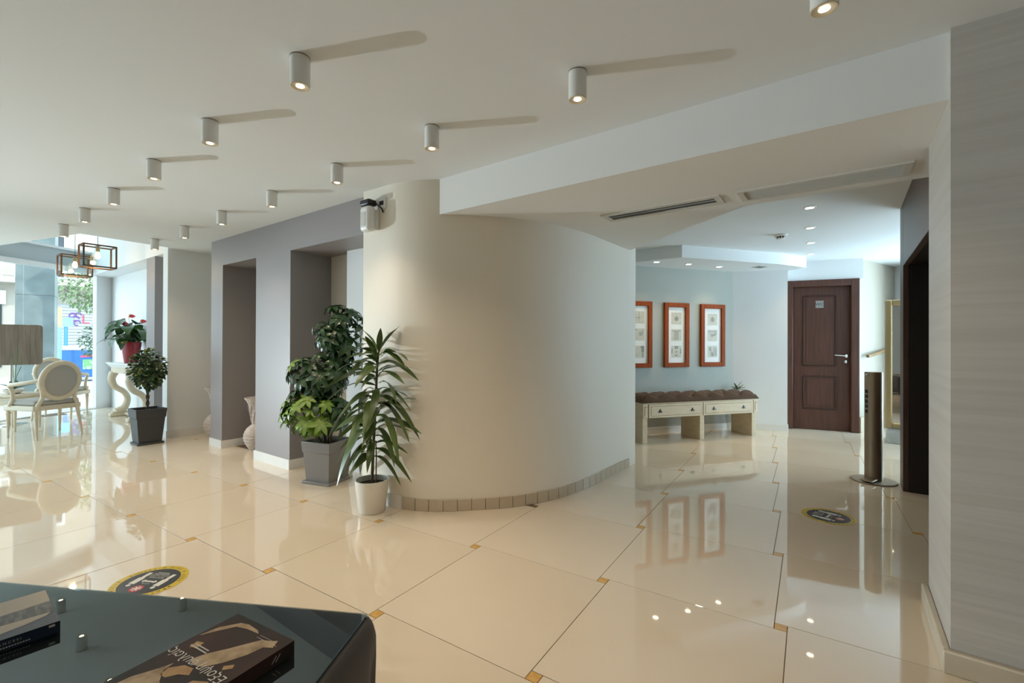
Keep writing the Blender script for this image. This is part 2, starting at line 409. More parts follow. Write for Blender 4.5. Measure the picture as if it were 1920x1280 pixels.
# cream wall that swings round in a curve
cpts = [(-2.95,2.285),(-2.80,2.290),(-2.68,2.312),(-2.55,2.362),(-2.41,2.45),(-2.23,2.62),(-2.075,2.793),(-1.96,2.98),(-1.881,3.175),(-1.835,3.37),(-1.806,3.586),(-1.796,3.9),(-1.79,4.25),(-1.772,4.47)]
def catmull(pts, n):
    out = []
    for i in range(len(pts)-1):
        p0 = pts[max(i-1,0)]; p1 = pts[i]; p2 = pts[i+1]; p3 = pts[min(i+2,len(pts)-1)]
        for k in range(n):
            t = k/n
            out.append(tuple(0.5*((2*p1[a]) + (-p0[a]+p2[a])*t + (2*p0[a]-5*p1[a]+4*p2[a]-p3[a])*t*t + (-p0[a]+3*p1[a]-3*p2[a]+p3[a])*t**3) for a in range(len(p1))))
    out.append(pts[-1]); return out
curve = catmull(cpts, 8)
pl = [RW(-3.14, 2.285)] + [RW(*p) for p in curve] + [RW(-1.772, 4.62), RW(-3.14, 4.62)]
mb = MB(); mb.prism(pl, 0, ZC + 0.02)
struct('wall_curved', mb, M['curve'], smooth=12)
# its skirting, tile by tile
bc = struct('baseboard_curved', MB().prism([RW(-3.15, 2.272), RW(-2.95, 2.272), RW(-2.80, 2.277), RW(-2.69, 2.297), RW(-2.685, 2.32), RW(-3.15, 2.32)], 0, 0.098), M['skirt'])
L = [Vector((p[0], p[1])) for p in curve]
dist = [0]
for a, b in zip(L, L[1:]): dist.append(dist[-1] + (b-a).length)
def along(s):
    for k in range(len(L)-1):
        if dist[k+1] >= s: 
            t = (s - dist[k])/(dist[k+1]-dist[k]); q = L[k].lerp(L[k+1], t); d = (L[k+1]-L[k]).normalized(); return q, d
    return L[-1], (L[-1]-L[-2]).normalized()
s = 0.272; k = 0; STW = 0.104
while s + STW < dist[-1]:
    q, d = along(s + STW/2); p = RW(q.x, q.y); dw = UX*d.x + VX*d.y; nn = Vector((dw.y, -dw.x, 0))
    mb = MB(); h = 0.086 + random.uniform(-0.0015, 0.0015); w = STW/2 - 0.0016
    mb.box(-w, w, -0.013, 0.004, 0, h)
    o = obj('skirting_tile', mb, M['skirt_tile'], bc, bevel=0.0015, seg=1); o.location = p; o.rotation_euler = (0, 0, math.atan2(dw.y, dw.x))
    s += STW
# other skirtings
mb = MB(); mb.rbox(-6.22, -5.893, 2.348, 2.36, 0, 0.09); mb.rbox(-5.90, -5.888, 2.36, 2.79, 0, 0.09)
mb.rbox(-5.10, -4.382, 2.348, 2.36, 0, 0.094); mb.rbox(-4.394, -4.382, 2.36, 2.79, 0, 0.094)
mb.rbox(-7.27, -7.082, 2.178, 2.19, 0, 0.09); mb.rbox(-7.094, -7.082, 2.19, 2.79, 0, 0.09)
mb.rbox(-3.97, -3.15, 2.69, 2.70, 0, 0.09); mb.rbox(-7.08, -3.98, 2.79, 2.80, 0, 0.09)
struct('baseboard_left', mb, M['skirt'])

# big papered block on the right
mb = MB(); mb.rbox(0.322, 4.2, 2.40, 2.97, 0, ZC + 0.02); struct('wall_right', mb, M['paper'])
mb = MB(); mb.rbox(0.296, 4.2, 2.372, 2.40, 0, 0.085); mb.rbox(0.296, 0.322, 2.40, 2.985, 0, 0.085)
struct('baseboard_right', mb, M['skirt_tile'], bevel=0.006)

# lift surround in dark wood
lift = thing('door_2', 'dark wood lift surround with a deep dark opening', 'lift doorway', kind='structure')
def rpart(name, mat, *b, **kw):
    mb = MB(); mb.rbox(*b); return obj(name, mb, mat, lift, **kw)
rpart('lintel_panel', M['dwood'], 0.39, 0.43, 2.98, 5.095, 1.91, 2.448, bevel=0.003)
rpart('jamb_panel', M['dwood'], 0.39, 0.43, 5.10, 5.36, 0, 2.448, bevel=0.003)
rpart('reveal', M['reddish'], 0.431, 1.15, 5.095, 5.33, 0, 2.44)
rpart('reveal', M['reddish'], 0.431, 1.15, 2.98, 3.10, 0, 2.44)
rpart('head_lining', M['reddish'], 0.431, 1.15, 3.10, 5.09, 1.915, 2.44)
lp = rpart('lift_door', M['reddish'], 1.10, 1.15, 3.10, 4.09, 0, 1.915); rpart('lift_door', M['reddish'], 1.10, 1.15, 4.10, 5.09, 0, 1.915)

# back room walls
def S2(name, mat, pts, z0=0, z1=ZC+0.03, th=0.12, side=1):
    mb = MB()
    for a, b in pts: seg_wall(mb, a, b, z0, z1, th, side)
    return struct(name, mb, mat)
tl = T1 - TD*3.25
S2('wall_back', M['teal'], [(tl, T1)])
wc = Vector((3.93, 6.56, 0))
S2('wall_back_pier', M['white'], [(T1, wc), (wc, DA)])
S2('wall_door', M['white'], [(DA + (DA-DB)*0.1, DB + (DB-DA)*0.05)], z0=2.165)
S2('wall_stairs', M['beige'], [(DB + Vector((0.0, 0.02, 0)), Vector((6.1, 7.25, 0)))], z1=ZC+0.03)
mb = MB(); seg_wall(mb, RW(-3.14, 4.60), tl + TD*0.05, 0, ZC + 0.03, 0.12, -1); struct('wall_back_left', mb, M['white'])
# recess by the stairs, with an unseen, assumed window for daylight from the right
c0 = RW(0.40, 5.345)
mb = MB(); mb.prism([c0, Vector((6.2, 4.22, 0)), Vector((6.2, 4.05, 0)), RW(0.9, 5.10), RW(0.43, 5.12)], 0, ZC + 0.03); struct('wall_recess', mb, M['white'])
mb = MB()
mb.box(5.95, 6.1, 4.1, 4.45, 0, ZC+0.03); mb.box(5.95, 6.1, 6.45, 7.4, 0, ZC+0.03); mb.box(5.95, 6.1, 4.45, 6.45, 0, 0.30); mb.box(5.95, 6.1, 4.45, 6.45, 2.38, ZC+0.03)
struct('wall_stairwell', mb, M['white'])
w3 = thing('assumed_window', 'assumed white framed window on the stairs', 'window', kind='structure')
mb = MB()
for y0, y1 in ((4.45, 4.50), (5.42, 5.48), (6.40, 6.45)): mb.box(6.0, 6.05, y0, y1, 0.30, 2.38)
mb.box(6.0, 6.05, 4.5, 6.4, 0.30, 0.35); mb.box(6.0, 6.05, 4.5, 6.4, 2.33, 2.38)
obj('window_frame', mb, M['alu'], w3)
for y0, y1 in ((4.50, 5.42), (5.48, 6.40)):
    mb = MB(); mb.box(6.02, 6.026, y0, y1, 0.35, 2.33); obj('pane', mb, M['glass'], w3)
# skirtings at the back
mb = MB(); seg_wall(mb, tl + TD*0.05 , T1, 0, 0.09, 0.012, -1); seg_wall(mb, T1, wc, 0, 0.09, 0.012, -1); seg_wall(mb, wc, DA, 0, 0.09, 0.012, -1)
struct('baseboard_back', mb, M['skirt'])
mb = MB(); seg_wall(mb, DB, Vector((5.95, 7.17, 0)), 0, 0.22, 0.02, -1); struct('baseboard_stairs', mb, M['skirt_tile'])

# walls behind the camera
mb = MB(); mb.rbox(-7.7, 4.3, -4.75, -4.5, 0, ZC + 0.03); struct('wall_rear', mb, M['white'])
mb = MB(); mb.rbox(4.0, 4.2, -4.6, 2.5, 0, ZC + 0.03); struct('wall_far_right', mb, M['white'])
mb = MB(); mb.rbox(1.16, 1.3, 2.9, 5.2, 0, ZC + 0.03); struct('wall_lift_shaft', mb, M['white'])

# ---------------------------------------------------------------- street front
w1 = thing('window_1', 'wide shop window and glass door front onto the street', 'shop front', kind='structure')
ang_f = math.atan2(FD.y, FD.x)
FL = (FB - FA).length
def fpart(name, mat, s0, s1, t0, t1, z0, z1, parent=w1, **kw):
    """s along the front from FA, t towards the room"""
    mb = MB(); mb.prism([FA + FD*s0 + FN*t0, FA + FD*s1 + FN*t0, FA + FD*s1 + FN*t1, FA + FD*s0 + FN*t1], z0, z1)
    return obj(name, mb, mat, parent, **kw)
fpart('floor_track', M['alu'], -0.4, FL - 0.02, -0.04, 0.04, -0.01, 0.02)
fpart('head_rail', M['alu'], -0.4, FL, -0.05, 0.05, 2.48, 2.56)
fpart('spandrel_panel', M['spandrel'], -0.4, FL, -0.09, -0.03, 2.56, 2.84)
fpart('upper_rail', M['alu'], 3.6, FL, -0.05, 0.03, 2.84, 2.88)
ss = [-0.3, 1.3, 2.9, 4.5, 5.9, 6.68, FL - 0.02]
for a, b in zip(ss, ss[1:]):
    fpart('pane', M['glass'], a + 0.005, b - 0.005, -0.006, 0.006, 0.02, 2.48)
for a, b in ((3.8, 5.9), (5.92, FL - 0.1)):
    fpart('upper_pane', M['glass'], a, b, -0.006, 0.006, 2.88, 4.2)
for a in (1.3, 2.9, 4.5): fpart('mullion', M['alu'], a - 0.02, a + 0.02, -0.02, 0.02, 0.02, 2.48)
fpart('end_jamb', M['alu'], FL - 0.02, FL + 0.32, -0.03, 0.05, 0, 4.3)
fpart('wall_post', M['white'], -0.9, -0.3, -0.1, 0.1, 0, 4.3)
fpart('upper_post', M['white'], 3.4, 3.8, -0.1, 0.1, 2.5, 4.3)

# ================================================================== LAMPS
def make_spot():
    t = thing('ceiling_spotlight', '', 'spotlight')
    mb = MB(); mb.lathe([(0.041, -0.004), (0.041, -0.0015), (0.0405, 0.0)], 28); obj('mounting_ring', mb, M['bronze'], t, smooth=30)
    mb = MB(); mb.lathe([(0.034, -0.110), (0.0385, -0.122), (0.040, -0.122), (0.040, -0.004)], 32); obj('housing', mb, M['lampwhite'], t, smooth=40)
    mb = MB(); mb.lathe([(0.0255, -0.122), (0.029, -0.1245), (0.0375, -0.1245), (0.0385, -0.1215)], 32); obj('bezel', mb, M['lampring'], t, smooth=40)
    mb = MB(); mb.lathe([(0.0, -0.1235), (0.012, -0.1232), (0.0255, -0.120)], 24); obj('lens', mb, M['lens'], t, smooth=40)
    light('spot_beam', 'SPOT', (0, 0, -0.13), (0, 0, -2), 21.0, (1.0, 0.80, 0.58), parent=t, spot_size=R(110), spot_blend=0.8, shadow_soft_size=0.03)
    return t
K = (ZC - 1.24)/(2.42 - 1.24)
rowA = [(-0.882,1.902),(-1.617,2.452),(-2.335,2.99),(-3.081,3.547),(-3.796,4.077),(-4.532,4.639)]
rowB = [(0.281,1.996),(-0.442,2.51),(-1.166,3.051),(-1.883,3.596),(-2.622,4.144),(-3.343,4.685),(-4.105,5.274)]
rowA = [(-0.149, 1.355)] + rowA; rowB = [(0.985, 1.452)] + rowB
ordn = ['nearest', 'second', 'third', 'fourth', 'fifth', 'sixth', 'seventh', 'eighth']
spot0 = None
for row, nm in ((rowA, 'the window-side row'), (rowB, 'the row beside the curved wall')):
    for k, (x, y) in enumerate(row):
        lab = f'white cylinder ceiling spotlight, {ordn[k]} from the camera in {nm}' if k else f'white cylinder ceiling spotlight closest to the camera in {nm}'
        if spot0 is None: spot0 = make_spot(); o = spot0
        else: o = dup(spot0, (0,0,0), 0, lab)
        o.location = (x*K, y*K, ZC); o['label'] = lab; o['group'] = 'cylinder spotlights on the lobby ceiling'

def make_down():
    t = thing('recessed_downlight', '', 'downlight')
    mb = MB(); mb.lathe([(0.034, -0.001), (0.036, -0.005), (0.047, -0.004), (0.050, 0.0)], 28); obj('trim_ring', mb, M['plastic'], t, smooth=40)
    mb = MB(); mb.lathe([(0.0, -0.0030), (0.020, -0.0028), (0.034, -0.0015)], 24); obj('lens', mb, M['lens'], t)
    light('spot_beam', 'SPOT', (0, 0, -0.012), (0, 0, -2), 16.0, (1.0, 0.78, 0.50), parent=t, spot_size=R(95), spot_blend=0.9, shadow_soft_size=0.03)
    return t
dn0 = None
dl = [((2.630,4.066,ZC), 'recessed ceiling downlight nearest the beam, first of four leading to the door'),
      ((3.093,4.774,ZC), 'recessed ceiling downlight, second of four leading to the door'),
      ((3.555,5.477,ZC), 'recessed ceiling downlight, third of four leading to the door'),
      ((3.997,6.157,ZC), 'recessed ceiling downlight closest to the brown door'),
      ((1.870,5.960,2.30), 'recessed downlight above the bench, nearest the curved wall'),
      ((2.343,6.110,2.30), 'recessed downlight above the bench, middle of three'),
      ((2.838,6.313,2.30), 'recessed downlight above the bench, nearest the white corner')]
for k, (p, lab) in enumerate(dl):
    if dn0 is None: dn0 = make_down(); o = dn0
    else: o = dup(dn0, (0,0,0), 0, lab)
    o.location = p; o['label'] = lab; o['group'] = 'small recessed downlights at the back'

def pendant(loc, rotz, wire, label):
    t = thing('cage_pendant_lamp', label, 'pendant lamp', loc, rotz, 'rust brown cage pendants at the entrance')
    w, d, h, b = 0.162, 0.11, 0.138, 0.017
    mb = MB()
    for sx in (-1, 1):
        for sy in (-1, 1): mb.box(sx*w-b*.5, sx*w+b*.5, sy*d-b*.5, sy*d+b*.5, -h, h)
    for sz in (-1, 1):
        for sy in (-1, 1): mb.box(-w, w, sy*d-b*.5, sy*d+b*.5, sz*h-b*.5, sz*h+b*.5)
        for sx in (-1, 1): mb.box(sx*w-b*.5, sx*w+b*.5, -d, d, sz*h-b*.5, sz*h+b*.5)
    mb.box(-b*.5, b*.5, -d, d, h-b*.5, h+b*.5)
    obj('cage', mb, M['cage'], t)
    for sy in (-1, 1):
        mb = MB(); mb.box(-w+.006, w-.006, sy*d-.002, sy*d+.002, -h+.006, h-.006); obj('pane', mb, M['glass'], t)
    mb = MB(); mb.lathe([(0.020, h-.075), (0.022, h-.03), (0.012, h-.012), (0.006, h)], 16); obj('socket', mb, M['brass'], t, smooth=40)
    mb = MB(); mb.lathe([(0.0, h-.165), (0.022, h-.155), (0.030, h-.13), (0.024, h-.10), (0.013, h-.075)], 16); obj('bulb', mb, M['bulb'], t, smooth=60)
    mb = MB(); mb.cyl((0,0,h), (0,0,h+wire), 0.003, seg=6); obj('cord', mb, M['black'], t)
    light('bulb_glow', 'POINT', (0, 0, h-.19), (0,0,-1), 6.0, (1.0, 0.68, 0.34), parent=t, shadow_soft_size=0.03)
pendant((-5.43, 6.02, 2.35), R(55), 1.76, 'nearer rust brown cage pendant lamp with glowing filament bulb')
pendant((-6.26, 6.58, 2.32), R(55), 1.79, 'farther rust brown cage pendant lamp hanging slightly lower')

# ================================================================== CEILING FITTINGS
rz = ALPHA
t = thing('air_slot_diffuser', 'slim white-framed air slot with a dark gap in the soffit', 'air vent', RW(-1.065, 3.235, ZB), rz)
mb = MB(); mb.box(-0.41, 0.41, -0.10, -0.055, -0.008, 0); mb.box(-0.41, 0.41, 0.055, 0.10, -0.008, 0); mb.box(-0.41, -0.37, -0.055, 0.055, -0.008, 0); mb.box(0.37, 0.41, -0.055, 0.055, -0.008, 0)
obj('frame', mb, M['grillew'], t)
mb = MB(); mb.box(-0.37, 0.37, -0.055, 0.055, -0.0015, 0); obj('slot', mb, M['grille'], t)
mb = MB(); mb.box(-0.37, 0.37, -0.012, 0.0, -0.006, -0.0015); obj('vane', mb, M['shutter'], t)
t = thing('air_grille', 'long off-white ribbed air grille in the soffit beside the lift', 'air vent', RW(-0.135, 3.25, ZB), rz)
mb = MB(); mb.box(-0.42, 0.42, -0.115, -0.09, -0.009, 0); mb.box(-0.42, 0.42, 0.09, 0.115, -0.009, 0); mb.box(-0.42, -0.385, -0.09, 0.09, -0.009, 0); mb.box(0.385, 0.42, -0.09, 0.09, -0.009, 0)
obj('frame', mb, M['grillew'], t)
mb = MB(); mb.box(-0.385, 0.385, -0.09, 0.09, -0.0012, 0); obj('backing', mb, M['grilleb'], t)
for k in range(9):
    mb = MB(); y = -0.08 + k*0.02; mb.box(-0.385, 0.385, y-0.0025, y+0.003, -0.006, -0.0012); obj('slat', mb, M['grillew'], t)
t = thing('small_vent', 'small square vent in the bulkhead above the white corner', 'air vent', (3.396, 6.30, 2.30), R(17.5))
mb = MB(); mb.box(-0.075, 0.075, -0.075, 0.075, -0.006, 0); obj('frame', mb, M['grillew'], t)
for k in range(4):
    mb = MB(); y = -0.045 + k*0.03; mb.box(-0.055, 0.055, y-0.006, y+0.006, -0.0085, -0.006); obj('slot', mb, M['grille'], t)
t = thing('smoke_detector', 'round white smoke detector on the back ceiling', 'smoke detector', (2.968, 5.082, ZC))
mb = MB(); mb.lathe([(0.052, -0.022), (0.066, -0.012), (0.068, 0.0)], 28); obj('base', mb, M['plastic'], t, smooth=40)
mb = MB(); mb.lathe([(0.0, -0.052), (0.030, -0.052), (0.036, -0.047), (0.037, -0.038)], 28); obj('cap', mb, M['plastic'], t, smooth=40)
mb = MB(); mb.lathe([(0.030, -0.040), (0.034, -0.038), (0.046, -0.020)], 28); obj('sensing_chamber', mb, M['black'], t, smooth=40)
mb = MB()
for k in range(10):
    g = 2*PI*k/10; mb.cyl((0.037*math.cos(g), 0.037*math.sin(g), -0.046), (0.050*math.cos(g), 0.050*math.sin(g), -0.018), 0.0035, seg=6)
obj('ribs', mb, M['plastic'], t)

# dispenser on the corner of the curved wall
t = thing('wall_scent_dispenser', 'white rounded wall dispenser high on the curved wall corner', 'dispenser', RW(-2.985, 2.284, 2.19), rz)
mb = MB(); mb.box(-0.06, 0.055, -0.11, -0.035, -0.095, 0.10); obj('body', mb, M['plastic'], t, bevel=0.028, seg=4)
mb = MB(); mb.box(-0.035, 0.02, -0.1125, -0.109, -0.055, 0.05); obj('front_panel', mb, M['grillew'], t, bevel=0.004)
mb = MB(); mb.box(-0.045, 0.045, -0.036, 0.0, -0.075, 0.08); obj('back_plate', mb, M['plastic'], t, bevel=0.006)
t = thing('wall_socket_adapter', 'square socket plate with black plug above the white dispenser', 'socket', RW(-2.905, 2.286, 2.318), rz)
mb = MB(); mb.box(-0.045, 0.045, -0.012, 0, -0.042, 0.042); obj('plate', mb, M['plastic'], t, bevel=0.003)
mb = MB(); mb.box(-0.022, 0.028, -0.015, -0.012, -0.016, 0.016); obj('socket_insert', mb, M['black'], t, bevel=0.002)
mb = MB(); mb.box(-0.155, -0.04, -0.10, -0.02, -0.022, 0.026); obj('plug', mb, M['black'], t, bevel=0.014, seg=3)
mb = MB(); mb.tube([(-0.04, -0.03, 0.0), (-0.01, -0.035, -0.02), (0.02, -0.02, -0.05), (0.02, -0.01, -0.075)], 0.006, 8); obj('cable', mb, M['black'], t, smooth=60)

# ================================================================== DOOR
d1 = thing('door_1', 'brown wooden panel door with a small WC sign', 'door', DA, math.atan2((DB-DA).y, (DB-DA).x), kind='structure')
W = (DB-DA).length
mb = MB(); mb.box(0, 0.085, -0.03, 0.12, 0, 2.17); mb.box(W-0.10, W, -0.03, 0.12, 0, 2.17); mb.box(0.085, W-0.10, -0.03, 0.12, 2.075, 2.17)
obj('door_frame', mb, M['door'], d1, bevel=0.008)
mb = MB(); mb.box(0.085, W-0.10, 0.045, 0.085, 0.006, 2.075); obj('leak_backing', MB().box(0.02, W-0.03, 0.10, 0.13, 0, 2.16), M['dwood'], d1); leafo = obj('door_leaf', mb, M['door'], d1, bevel=0.002)  # added backing box behind the leaf blocks light leaking in under the door
for z0, z1 in ((0.925, 1.955), (0.30, 0.785)):
    x0, x1 = 0.215, 0.635
    mb = MB()
    for q in ((x0, x1, z0, z0+0.022), (x0, x1, z1-0.022, z1), (x0, x0+0.022, z0+0.022, z1-0.022), (x1-0.022, x1, z0+0.022, z1-0.022)):
        mb.box(q[0], q[1], 0.034, 0.045, q[2], q[3])
    p = obj('panel_moulding', mb, M['doordark'], leafo, bevel=0.005)
    mb = MB(); mb.box(x0+0.05, x1-0.05, 0.040, 0.045, z0+0.05, z1-0.05); obj('raised_panel', mb, M['door'], leafo, bevel=0.003)
mb = MB(); mb.lathe([(0.024, 0), (0.024, 0.008), (0.016, 0.010)], 18, M=Matrix.Translation((0.752, 0.045, 1.075)) @ Matrix.Rotation(PI/2, 4, 'X'))
mb.tube([(0.752, 0.045, 1.075), (0.752, -0.005, 1.075), (0.735, -0.014, 1.077), (0.60, -0.014, 1.088)], [0.008, 0.008, 0.009, 0.007], 10)
obj('lever_handle', mb, M['chrome'], leafo, smooth=40)
mb = MB(); mb.lathe([(0.022, 0), (0.022, 0.008), (0.012, 0.012), (0.0, 0.012)], 18, M=Matrix.Translation((0.745, 0.045, 0.995)) @ Matrix.Rotation(PI/2, 4, 'X'))
obj('key_rose', mb, M['chrome'], leafo, smooth=40)
mb = MB(); mb.box(0.377, 0.477, 0.036, 0.045, 1.768, 1.872); sg = obj('sign_plate', mb, M['signplate'], leafo, bevel=0.002)
mb = MB(); text(mb, 'WC', 0.062, Matrix.Translation((0.427, 0.0352, 1.82)) @ Matrix.Rotation(PI/2, 4, 'X')); obj('sign_lettering', mb, M['black'], leafo)

# ================================================================== BENCH AND PICTURES
BR = R(18.2)
bo = Vector((1.61, 5.66, 0))
bench = thing('tufted_bench', 'cream wooden bench with two drawers and brown tufted cushion', 'bench', bo, BR)
BLn, BDp = 1.81, 0.40
mb = MB(); mb.box(0.0, BLn, 0.012, BDp, 0.325, 0.49); obj('carcass', mb, M['bench'], bench, bevel=0.004)
mb = MB(); mb.box(-0.012, BLn+0.012, -0.004, BDp, 0.49, 0.505); obj('top_moulding', mb, M['bench'], bench, bevel=0.004)
for x in (0.012, 0.872, 1.728):
    mb = MB(); mb.box(x, x+0.07, 0.02, BDp-0.01, 0, 0.327); obj('slab_leg', mb, M['bench'], bench, bevel=0.003)
for x0, x1 in ((0.005, 0.075), (BLn-0.075, BLn-0.005)):
    mb = MB(); mb.box(x0, x1, -0.002, 0.012, 0.318, 0.488); pp = obj('corner_block', mb, M['bench'], bench, bevel=0.003)
    mb = MB(); mb.box(x0+0.02, x1-0.014, -0.0032, -0.002, 0.345, 0.462); obj('recess_line', mb, M['glaze'], pp)
    mb = MB(); mb.box(x0+0.027, x1-0.014, -0.0048, -0.002, 0.345, 0.455); obj('inlay', mb, M['bench'], pp)
for x0, x1 in ((0.088, 0.898), (0.908, 1.722)):
    mb = MB(); mb.box(x0, x1, -0.006, 0.012, 0.318, 0.487); dr = obj('drawer', mb, M['bench'], bench, bevel=0.003)
    mb = MB(); mb.box(x0+0.028, x1-0.028, -0.0066, -0.006, 0.342, 0.464); obj('glaze_line', mb, M['glaze'], dr)
    mb = MB(); mb.box(x0+0.033, x1-0.033, -0.0085, -0.006, 0.347, 0.459); obj('front_panel', mb, M['bench'], dr)
    for fx in (0.2, 0.8):
        xx = x0 + (x1-x0)*fx
        mb = MB(); mb.add([(xx-0.026, -0.009, 0.388), (xx+0.026, -0.009, 0.388), (xx, -0.009, 0.432), (xx-0.022, -0.022, 0.386), (xx+0.022, -0.022, 0.386), (xx, -0.014, 0.425)],
            [(0,2,1),(3,4,5),(0,1,4,3),(1,2,5,4),(2,0,3,5)]); obj('pull', mb, M['black'], dr)
# cushion with diamond tufting
nx, ny = 150, 40
SA, SB = 0.125, 0.115
vs = []; fs = []
def cush(x, y):
    X, Y = x/BLn, y/BDp
    ex = min(x, BLn-x); ey = min(y, BDp-y)
    edge = (1 - max(0, 1-ex/0.07)**2) ** 0.5 * (1 - max(0, 1-ey/0.07)**2) ** 0.5 if ex >= 0 and ey >= 0 else 0
    a = x/SA; b = (y-0.03)/SB
    p1 = abs(math.sin(PI*(a+b)/2*1.0)); p2 = abs(math.sin(PI*(a-b)/2*1.0))
    tuft = (p1*p2)**0.42
    return edge*(0.062 + 0.044*tuft)
for i in range(nx+1):
    for j in range(ny+1):
        x = BLn*i/nx; y = BDp*j/ny
        vs.append((x*1.012-0.01, y-0.008, 0.505 + cush(x, y)))
for i in range(nx):
    for j in range(ny):
        a = i*(ny+1)+j; fs.append((a, a+ny+1, a+ny+2, a+1))
mb = MB(); mb.add(vs, fs); mb.box(-0.008, BLn+0.010, -0.006, BDp-0.01, 0.505, 0.52)
cu = obj('cushion', mb, M['velvet'], bench, smooth=80)
for ia in range(1, 15):
    for ib in range(0, 4):
        x = ia*SA; y = 0.03 + ib*SB
        if (ia + ib) % 2 or not (0.05 < x < BLn-0.05) or not (0.05 < y < BDp-0.05): continue
        mb = MB(); mb.lathe([(0.0, 0.006), (0.007, 0.004), (0.010, -0.002)], 10, c=(x*1.012-0.01, y-0.008, 0.505 + cush(x, y)+0.002)); obj('button', mb, M['velvet'], cu, smooth=60)

# three framed prints
def picture(s0, s1, z0, z1, label, art):
    t = thing('framed_print', label, 'picture', T1 - TD*s0 + TN*0.002, R(17.5), 'three tall cherry-framed prints above the bench')
    w = s0 - s1; f = 0.062
    mb = MB()
    mb.box(0, f, -0.035, 0, z0, z1); mb.box(w-f, w, -0.035, 0, z0, z1); mb.box(f, w-f, -0.035, 0, z0, z0+f); mb.box(f, w-f, -0.035, 0, z1-f, z1)
    obj('frame', mb, M['frame'], t, bevel=0.004)
    mb = MB(); mb.box(f, w-f, -0.010, 0, z0+f, z1-f); obj('mount', mb, M['mat'], t)
    ih = (z1 - z0 - 2*f); s = 0.165
    for k, a in enumerate(art):
        zc = z1 - f - ih*(0.2 + 0.3*k); xc = w/2 + a[0]
        mb = MB(); mb.box(xc-s/2, xc+s/2, -0.0115, -0.010, zc-s/2, zc+s/2); pr = obj('print', mb, M['print'], t)
        mi, ml = MB(), MB()
        for q in a[1]:
            m_ = ml if q[0].isupper() else mi
            kd = q[0].lower()
            if kd == 'r': m_.box(xc+q[1]*s, xc+q[2]*s, -0.0124, -0.0115, zc+q[3]*s, zc+q[4]*s)
            if kd == 'd': m_.lathe([(q[3]*s, 0), (q[3]*s, 0.0008)], 24, M=Matrix.Translation((xc+q[1]*s, -0.0115, zc+q[2]*s)) @ Matrix.Rotation(PI/2, 4, 'X'))
            if kd == 'p':
                pts = q[1]; n_ = len(pts)
                m_.add([(xc+x*s, -0.0124, zc+z*s) for x, z in pts], [tuple(range(n_))])
        if mi.v: obj('dark_motif', mi, M['ink'], pr)
        if ml.v: obj('pale_motif', ml, M['inklight'], pr)
    mb = MB(); mb.box(f, w-f, -0.022, -0.020, z0+f, z1-f); obj('glass', mb, M['picglass'], t)
picture(1.785, 1.39, 0.912, 1.818, 'left framed print with a cross motif, partly hidden by the curved wall',
    [(0.0, [('r',-0.04,0.0,-0.32,0.42),('r',-0.45,0.12,-0.06,0.0),('R',-0.45,0.45,-0.46,-0.44)]),
     (0.0, [('r',-0.48,-0.36,-0.3,0.42),('r',-0.36,-0.26,0.34,0.44),('P',[(-0.1,0.35),(0.0,0.15),(0.12,0.3),(0.2,0.15),(0.3,0.3),(0.42,0.32),(0.3,-0.1),(0.02,-0.1)])]),
     (0.0, [('r',0.15,0.48,0.28,0.48),('r',0.22,0.48,-0.02,0.28),('R',0.25,0.45,-0.45,-0.02),('R',-0.45,-0.25,-0.3,-0.2)])])
picture(1.191, 0.785, 0.914, 1.812, 'middle framed print with a round dark medallion at the top',
    [(0.0, [('d',0,-0.02,0.20),('R',-0.48,0.48,0.44,0.46),('R',-0.02,0.02,0.2,0.45)]),
     (0.0, [('R',-0.42,0.42,0.30,0.40),('r',-0.22,0.22,0.26,0.32),('R',-0.22,0.22,-0.42,0.26)]),
     (0.0, [('r',-0.17,0.17,0.24,0.48),('r',-0.48,-0.38,-0.14,0.24),('r',0.38,0.48,-0.14,0.24),('p',[(-0.18,-0.26),(0.18,-0.26),(0.0,-0.42)]),('D',0,0,0.12)])])
picture(0.585, 0.166, 0.916, 1.808, 'right framed print with a leafy rosette at the top',
    [(0.0, [('p',[(-0.2,-0.05),(-0.12,0.18),(0.05,0.24),(0.2,0.05),(0.18,-0.16),(0.0,-0.24),(-0.14,-0.18)]),('R',-0.4,0.4,0.42,0.44)]),
     (0.0, [('R',-0.48,0.48,0.28,0.42),('p',[(-0.35,0.25),(-0.1,0.1),(0.1,0.1),(0.35,0.25),(0.46,0.08),(0.1,-0.05),(0.05,-0.2),(0.0,0.0),(-0.12,-0.2),(-0.15,0.0)])]),
     (0.0, [('p',[(-0.32,0.36),(-0.16,0.34),(-0.12,0.02),(-0.34,0.08)]),('p',[(-0.15,-0.06),(0.02,0.0),(0.16,-0.4),(-0.1,-0.42)]),('r',0.14,0.18,-0.3,0.4),('R',0.26,0.46,-0.35,0.3)])])

# ================================================================== SANITISER POST, STAIRS CORNER
t = thing('bollard_dispenser', 'bronze cylindrical hand sanitiser post on a round foot by the lift', 'dispenser', (3.295, 4.19, 0), R(20))
mb = MB(); mb.lathe([(0.0, 0), (0.172, 0), (0.175, 0.004), (0.172, 0.010), (0.0, 0.012)], 48); obj('foot_plate', mb, M['bronze'], t, smooth=40)
mb = MB(); mb.lathe([(0.068, 0.010), (0.068, 0.985), (0.064, 0.990), (0.0, 0.990)], 40); obj('column', mb, M['bronze'], t, smooth=40)
mb = MB(); mb.prism([(-0.165, -0.09), (-0.02, -0.055), (-0.02, 0.03), (-0.165, 0.01)], 0.022, 0.034); obj('foot_pedal', mb, M['bronze'], t, bevel=0.004)
mb = MB(); mb.tube([(-0.05, 0.0, 0.965), (-0.10, -0.005, 0.972), (-0.125, -0.006, 0.962)], [0.005, 0.004, 0.003], 8); obj('nozzle', mb, M['chrome'], t, smooth=50)
mb = MB()
